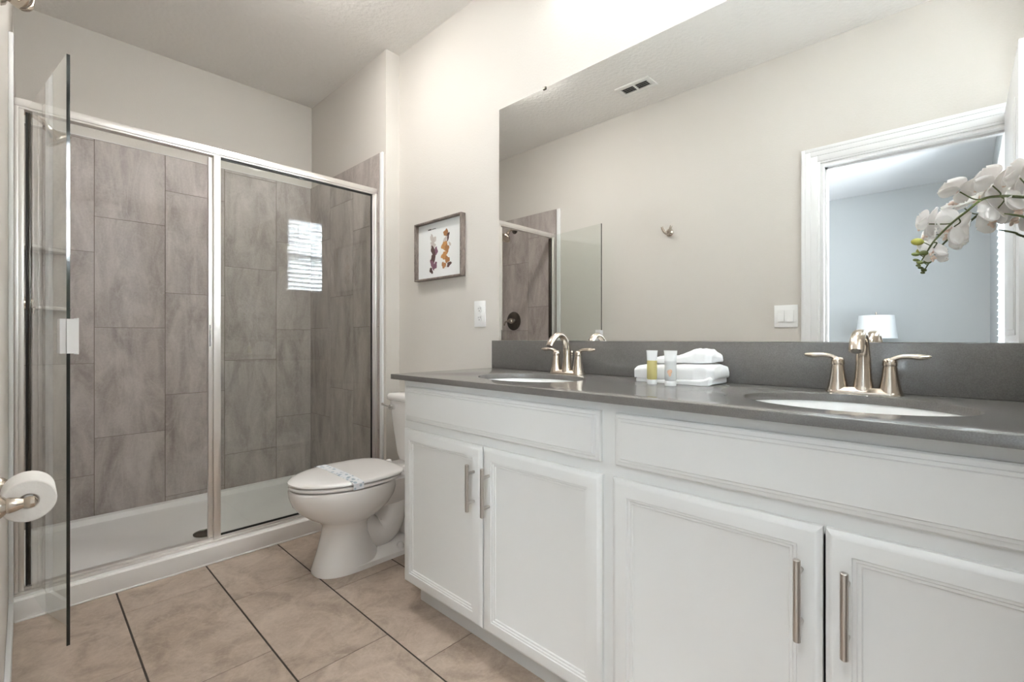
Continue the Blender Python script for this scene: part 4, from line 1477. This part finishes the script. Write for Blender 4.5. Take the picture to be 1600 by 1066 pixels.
t1, b1 = tube_bottle(1.332, 0.685, 0.0185, 0.103, 'small tube of yellow gel standing in front of the towel', GEL_Y, CRIMP, False)
t2, b2 = tube_bottle(1.322, 0.621, 0.0205, 0.104, 'small white tube with an orange spot, right of the yellow tube', GEL_W, CRIMP, True)
mb = MB()
ring0, ring1 = [], []
for i in range(24):
    t_ = 2 * PI * i / 24
    q = 1 + 0.2 * math.sin(3 * t_ + 0.5)
    ring0.append((1.322 - 0.0160, 0.6165 + 0.0062 * q * math.cos(t_), CZ + 0.040 + 0.0100 * q * math.sin(t_)))
    ring1.append((1.322 - 0.0120, 0.6165 + 0.0062 * q * math.cos(t_), CZ + 0.040 + 0.0100 * q * math.sin(t_)))
mb.loft([ring0, ring1])
mb.build('orange_spot', ORANGE, parent=b2, smooth=0)

# ------------------------------------------------------------------ orchid
OX = 1.475
t = thing('orchid', 'white orchid spray with green buds arching in from the right edge', 'potted orchid', (1.43, -0.215, CZ))
PX, PYY = 1.43, -0.215
MB().lathe([(0.040, CZ), (0.044, CZ + 0.004), (0.056, CZ + 0.06), (0.064, CZ + 0.115), (0.066, CZ + 0.12), (0.060, CZ + 0.12), (0.056, CZ + 0.10), (0.01, CZ + 0.095)], (PX, PYY, 0), n=40).build('pot', POTM, parent=t)
MB().ellipsoid((PX, PYY, CZ + 0.098), (0.054, 0.054, 0.014), 28, 10).build('moss', MOSS, parent=t)


def px(u, v, dx=0.0):
    return onx(u, v, OX + dx)


s1 = [Vector((PX, PYY, CZ + 0.10)), Vector((PX + 0.01, PYY + 0.005, CZ + 0.25)), Vector((PX + 0.03, PYY + 0.02, CZ + 0.38)), Vector((OX - 0.005, -0.145, px(1600, 306).z - 0.012)), px(1602, 308), px(1567, 306.5), px(1536, 311), px(1511, 330), px(1487, 349), px(1461, 375), px(1447, 396), px(1439, 409), px(1434, 414)]
sp1 = catmull(s1, 5)
st = MB().tube(sp1, interp([0.0034, 0.0034, 0.0033, 0.0032, 0.0031, 0.0029, 0.0027, 0.0025, 0.0023, 0.0021, 0.0017, 0.0013, 0.0009], len(sp1)), 10).build('stem', STEMM, parent=t, smooth=60)
s2 = [Vector((PX - 0.01, PYY, CZ + 0.10)), Vector((PX - 0.005, PYY, CZ + 0.24)), Vector((PX + 0.01, PYY + 0.02, CZ + 0.34)), px(1615, 345, -0.02), px(1600, 339, -0.02), px(1585, 336, -0.02), px(1569, 334, -0.02)]
sp2 = catmull(s2, 5)
MB().tube(sp2, interp([0.0032, 0.0031, 0.003, 0.0026, 0.0024, 0.0022, 0.0014], len(sp2)), 10).build('stem', STEMM, parent=t, smooth=60)
for k in range(4):
    a = k * PI / 2 + 0.5
    mb = MB()
    rings = []
    for i in range(12):
        s = i / 11
        w_ = 0.024 * math.sin(PI * min(1, s * 0.93 + 0.07)) ** 0.7 + 0.001
        cx_, cy_ = PX + math.cos(a) * (0.01 + 0.085 * s), PYY + math.sin(a) * (0.01 + 0.085 * s)
        zc = CZ + 0.105 + 0.055 * math.sin(s * 2.2)
        sx, sy = -math.sin(a), math.cos(a)
        rings.append([(cx_ + sx * w_, cy_ + sy * w_, zc + 0.004), (cx_, cy_, zc - 0.003), (cx_ - sx * w_, cy_ - sy * w_, zc + 0.004), (cx_ - sx * w_ * 0.98, cy_ - sy * w_ * 0.98, zc + 0.0056), (cx_, cy_, zc - 0.001), (cx_ + sx * w_ * 0.98, cy_ + sy * w_ * 0.98, zc + 0.0056)])
    mb.loft(rings)
    mb.build('leaf', LEAFM, parent=t, smooth=60)


def petal(mb, M, ang, ln, wd, cup, tip, seed):
    """one petal in the flower's plane (local z = facing), solid thin sheet"""
    rnd = random.Random(seed)
    nu, nv = 10, 9
    ph = rnd.uniform(0, 6)
    rotz = Matrix.Rotation(ang, 3, 'Z')
    grid = []
    for i in range(nu):
        s = i / (nu - 1)
        w_ = wd * (math.sin(PI * (0.06 + 0.94 * s) ** tip) ** 0.62) * 0.5 if s < 1 else wd * 0.10
        row = []
        for j in range(nv):
            q = j / (nv - 1) * 2 - 1
            x = 0.004 + ln * s
            y = w_ * q
            z = cup * (s * s * 1.0 - 0.2) * 0.55 + cup * 0.5 * q * q * (w_ / (wd * 0.5 + 1e-6)) - cup * 0.3 * s ** 4
            z += 0.0022 * math.sin(5 * q + ph + 4 * s) * s
            row.append(rotz @ Vector((x, y, z)))
        grid.append(row)
    th = 0.0007
    top_ = [[mb.bm.verts.new(M @ (p + Vector((0, 0, th)))) for p in r_] for r_ in grid]
    bot_ = [[mb.bm.verts.new(M @ (p - Vector((0, 0, th)))) for p in r_] for r_ in grid]
    for i in range(nu - 1):
        for j in range(nv - 1):
            mb.bm.faces.new((top_[i][j], top_[i + 1][j], top_[i + 1][j + 1], top_[i][j + 1]))
            mb.bm.faces.new((bot_[i][j], bot_[i][j + 1], bot_[i + 1][j + 1], bot_[i + 1][j]))
    edge = [(0, j) for j in range(nv)] + [(i, nv - 1) for i in range(1, nu)] + [(nu - 1, j) for j in range(nv - 2, -1, -1)] + [(i, 0) for i in range(nu - 2, 0, -1)]
    for a, b_ in zip(edge, edge[1:] + edge[:1]):
        mb.bm.faces.new((top_[a[0]][a[1]], bot_[a[0]][a[1]], bot_[b_[0]][b_[1]], top_[b_[0]][b_[1]]))


def flower(center, facing, roll, size, seed, stem_pt):
    z = Vector(facing).normalized()
    up = Vector((0, 0, 1))
    x = up.cross(z)
    if x.length < 0.1:
        x = Vector((1, 0, 0))
    x.normalize()
    y = z.cross(x)
    R = Matrix((x, y, z)).transposed() @ Matrix.Rotation(roll, 3, 'Z')
    M = Matrix.Translation(center) @ R.to_4x4() @ Matrix.Scale(size, 4)
    mb = MB()
    for k, a in enumerate((PI / 2, PI * 7 / 6 - 0.15, -PI / 6 + 0.15)):
        petal(mb, M, a, 0.043, 0.034, -0.004, 0.95, seed + k)
    M2 = M @ Matrix.Translation((0, 0, 0.003))
    for k, a in enumerate((0.12, PI - 0.12)):
        petal(mb, M2, a, 0.046, 0.056, 0.007, 0.80, seed + 5 + k)
    f = mb.build('flower', PETAL, parent=t, smooth=70)
    mb = MB()
    for (c_, r_) in (((0, -0.004, 0.008), (0.004, 0.005, 0.007)), ((0.006, -0.009, 0.010), (0.005, 0.004, 0.006)), ((-0.006, -0.009, 0.010), (0.005, 0.004, 0.006)), ((0, -0.015, 0.013), (0.004, 0.008, 0.004))):
        mb.ellipsoid(M @ Vector(c_), [q * size for q in r_], 12, 8, rot=R)
    mb.build('flower_lip', LIPM, parent=f, smooth=70)
    if stem_pt is not None:
        c0 = Vector(center) - z * 0.002
        mid = (c0 + Vector(stem_pt)) / 2 - z * 0.010
        MB().tube(catmull([Vector(stem_pt), mid, c0], 5), 0.0014, 8).build('flower_stalk', STEMM, parent=t, smooth=60)


FL = [((1499, 299), (0.30, 0.25, 0.62), 0.35, 0.88, 0.012, (1534, 312)),
      ((1550, 290), (0.45, 0.60, 0.62), 0.5, 1.04, 0.024, (1562, 307)),
      ((1558, 326), (0.60, 0.75, -0.25), -0.3, 0.86, 0.022, (1563, 307)),
      ((1450, 350), (0.35, 0.85, 0.30), 0.3, 0.80, 0.012, (1487, 349)),
      ((1490, 354), (0.75, 0.60, 0.20), 0.8, 0.86, 0.024, (1498, 341)),
      ((1458, 388), (0.65, 0.55, -0.30), 0.2, 0.62, 0.020, (1458, 379)),
      ((1592, 278), (0.35, 0.85, 0.50), 0.2, 0.98, 0.010, (1602, 308)),
      ((1602, 322), (0.55, 0.75, -0.2), 0.7, 0.88, 0.024, (1602, 309))]
for i, ((u, v), fc, ro, sz, dx, sp_) in enumerate(FL):
    flower(px(u, v, dx), fc, ro, sz * 1.1, 100 + 13 * i, px(*sp_))
for i, (u, v, ru, rv, mt) in enumerate(((1433.5, 378, 8.5, 5.8, BUDY), (1430.5, 397.5, 5.5, 3.2, BUDM), (1443.5, 395.5, 5.8, 4.2, BUDM), (1431, 406.5, 4.0, 2.4, BUDM), (1437, 410.5, 4.5, 3.0, BUDM), (1435, 415, 3.6, 2.2, BUDM))):
    k = 1 / 684.0
    c_ = px(u, v)
    R = Matrix.Rotation(0.2, 3, 'X')
    b = MB().ellipsoid(c_, (rv * k, ru * k, rv * k), 18, 12, rot=R).build('bud', mt, parent=t)
    near = min(sp1, key=lambda p: (p - c_).length + (0.02 if p.z < c_.z - 0.03 else 0))
    MB().tube([near, (near + c_) / 2 + Vector((0, 0, 0.003)), c_], 0.0010, 6).build('bud_stalk', STEMM, parent=b, smooth=60)

# tidy helper properties
for o in bpy.data.objects:
    if '_o' in o:
        del o['_o']
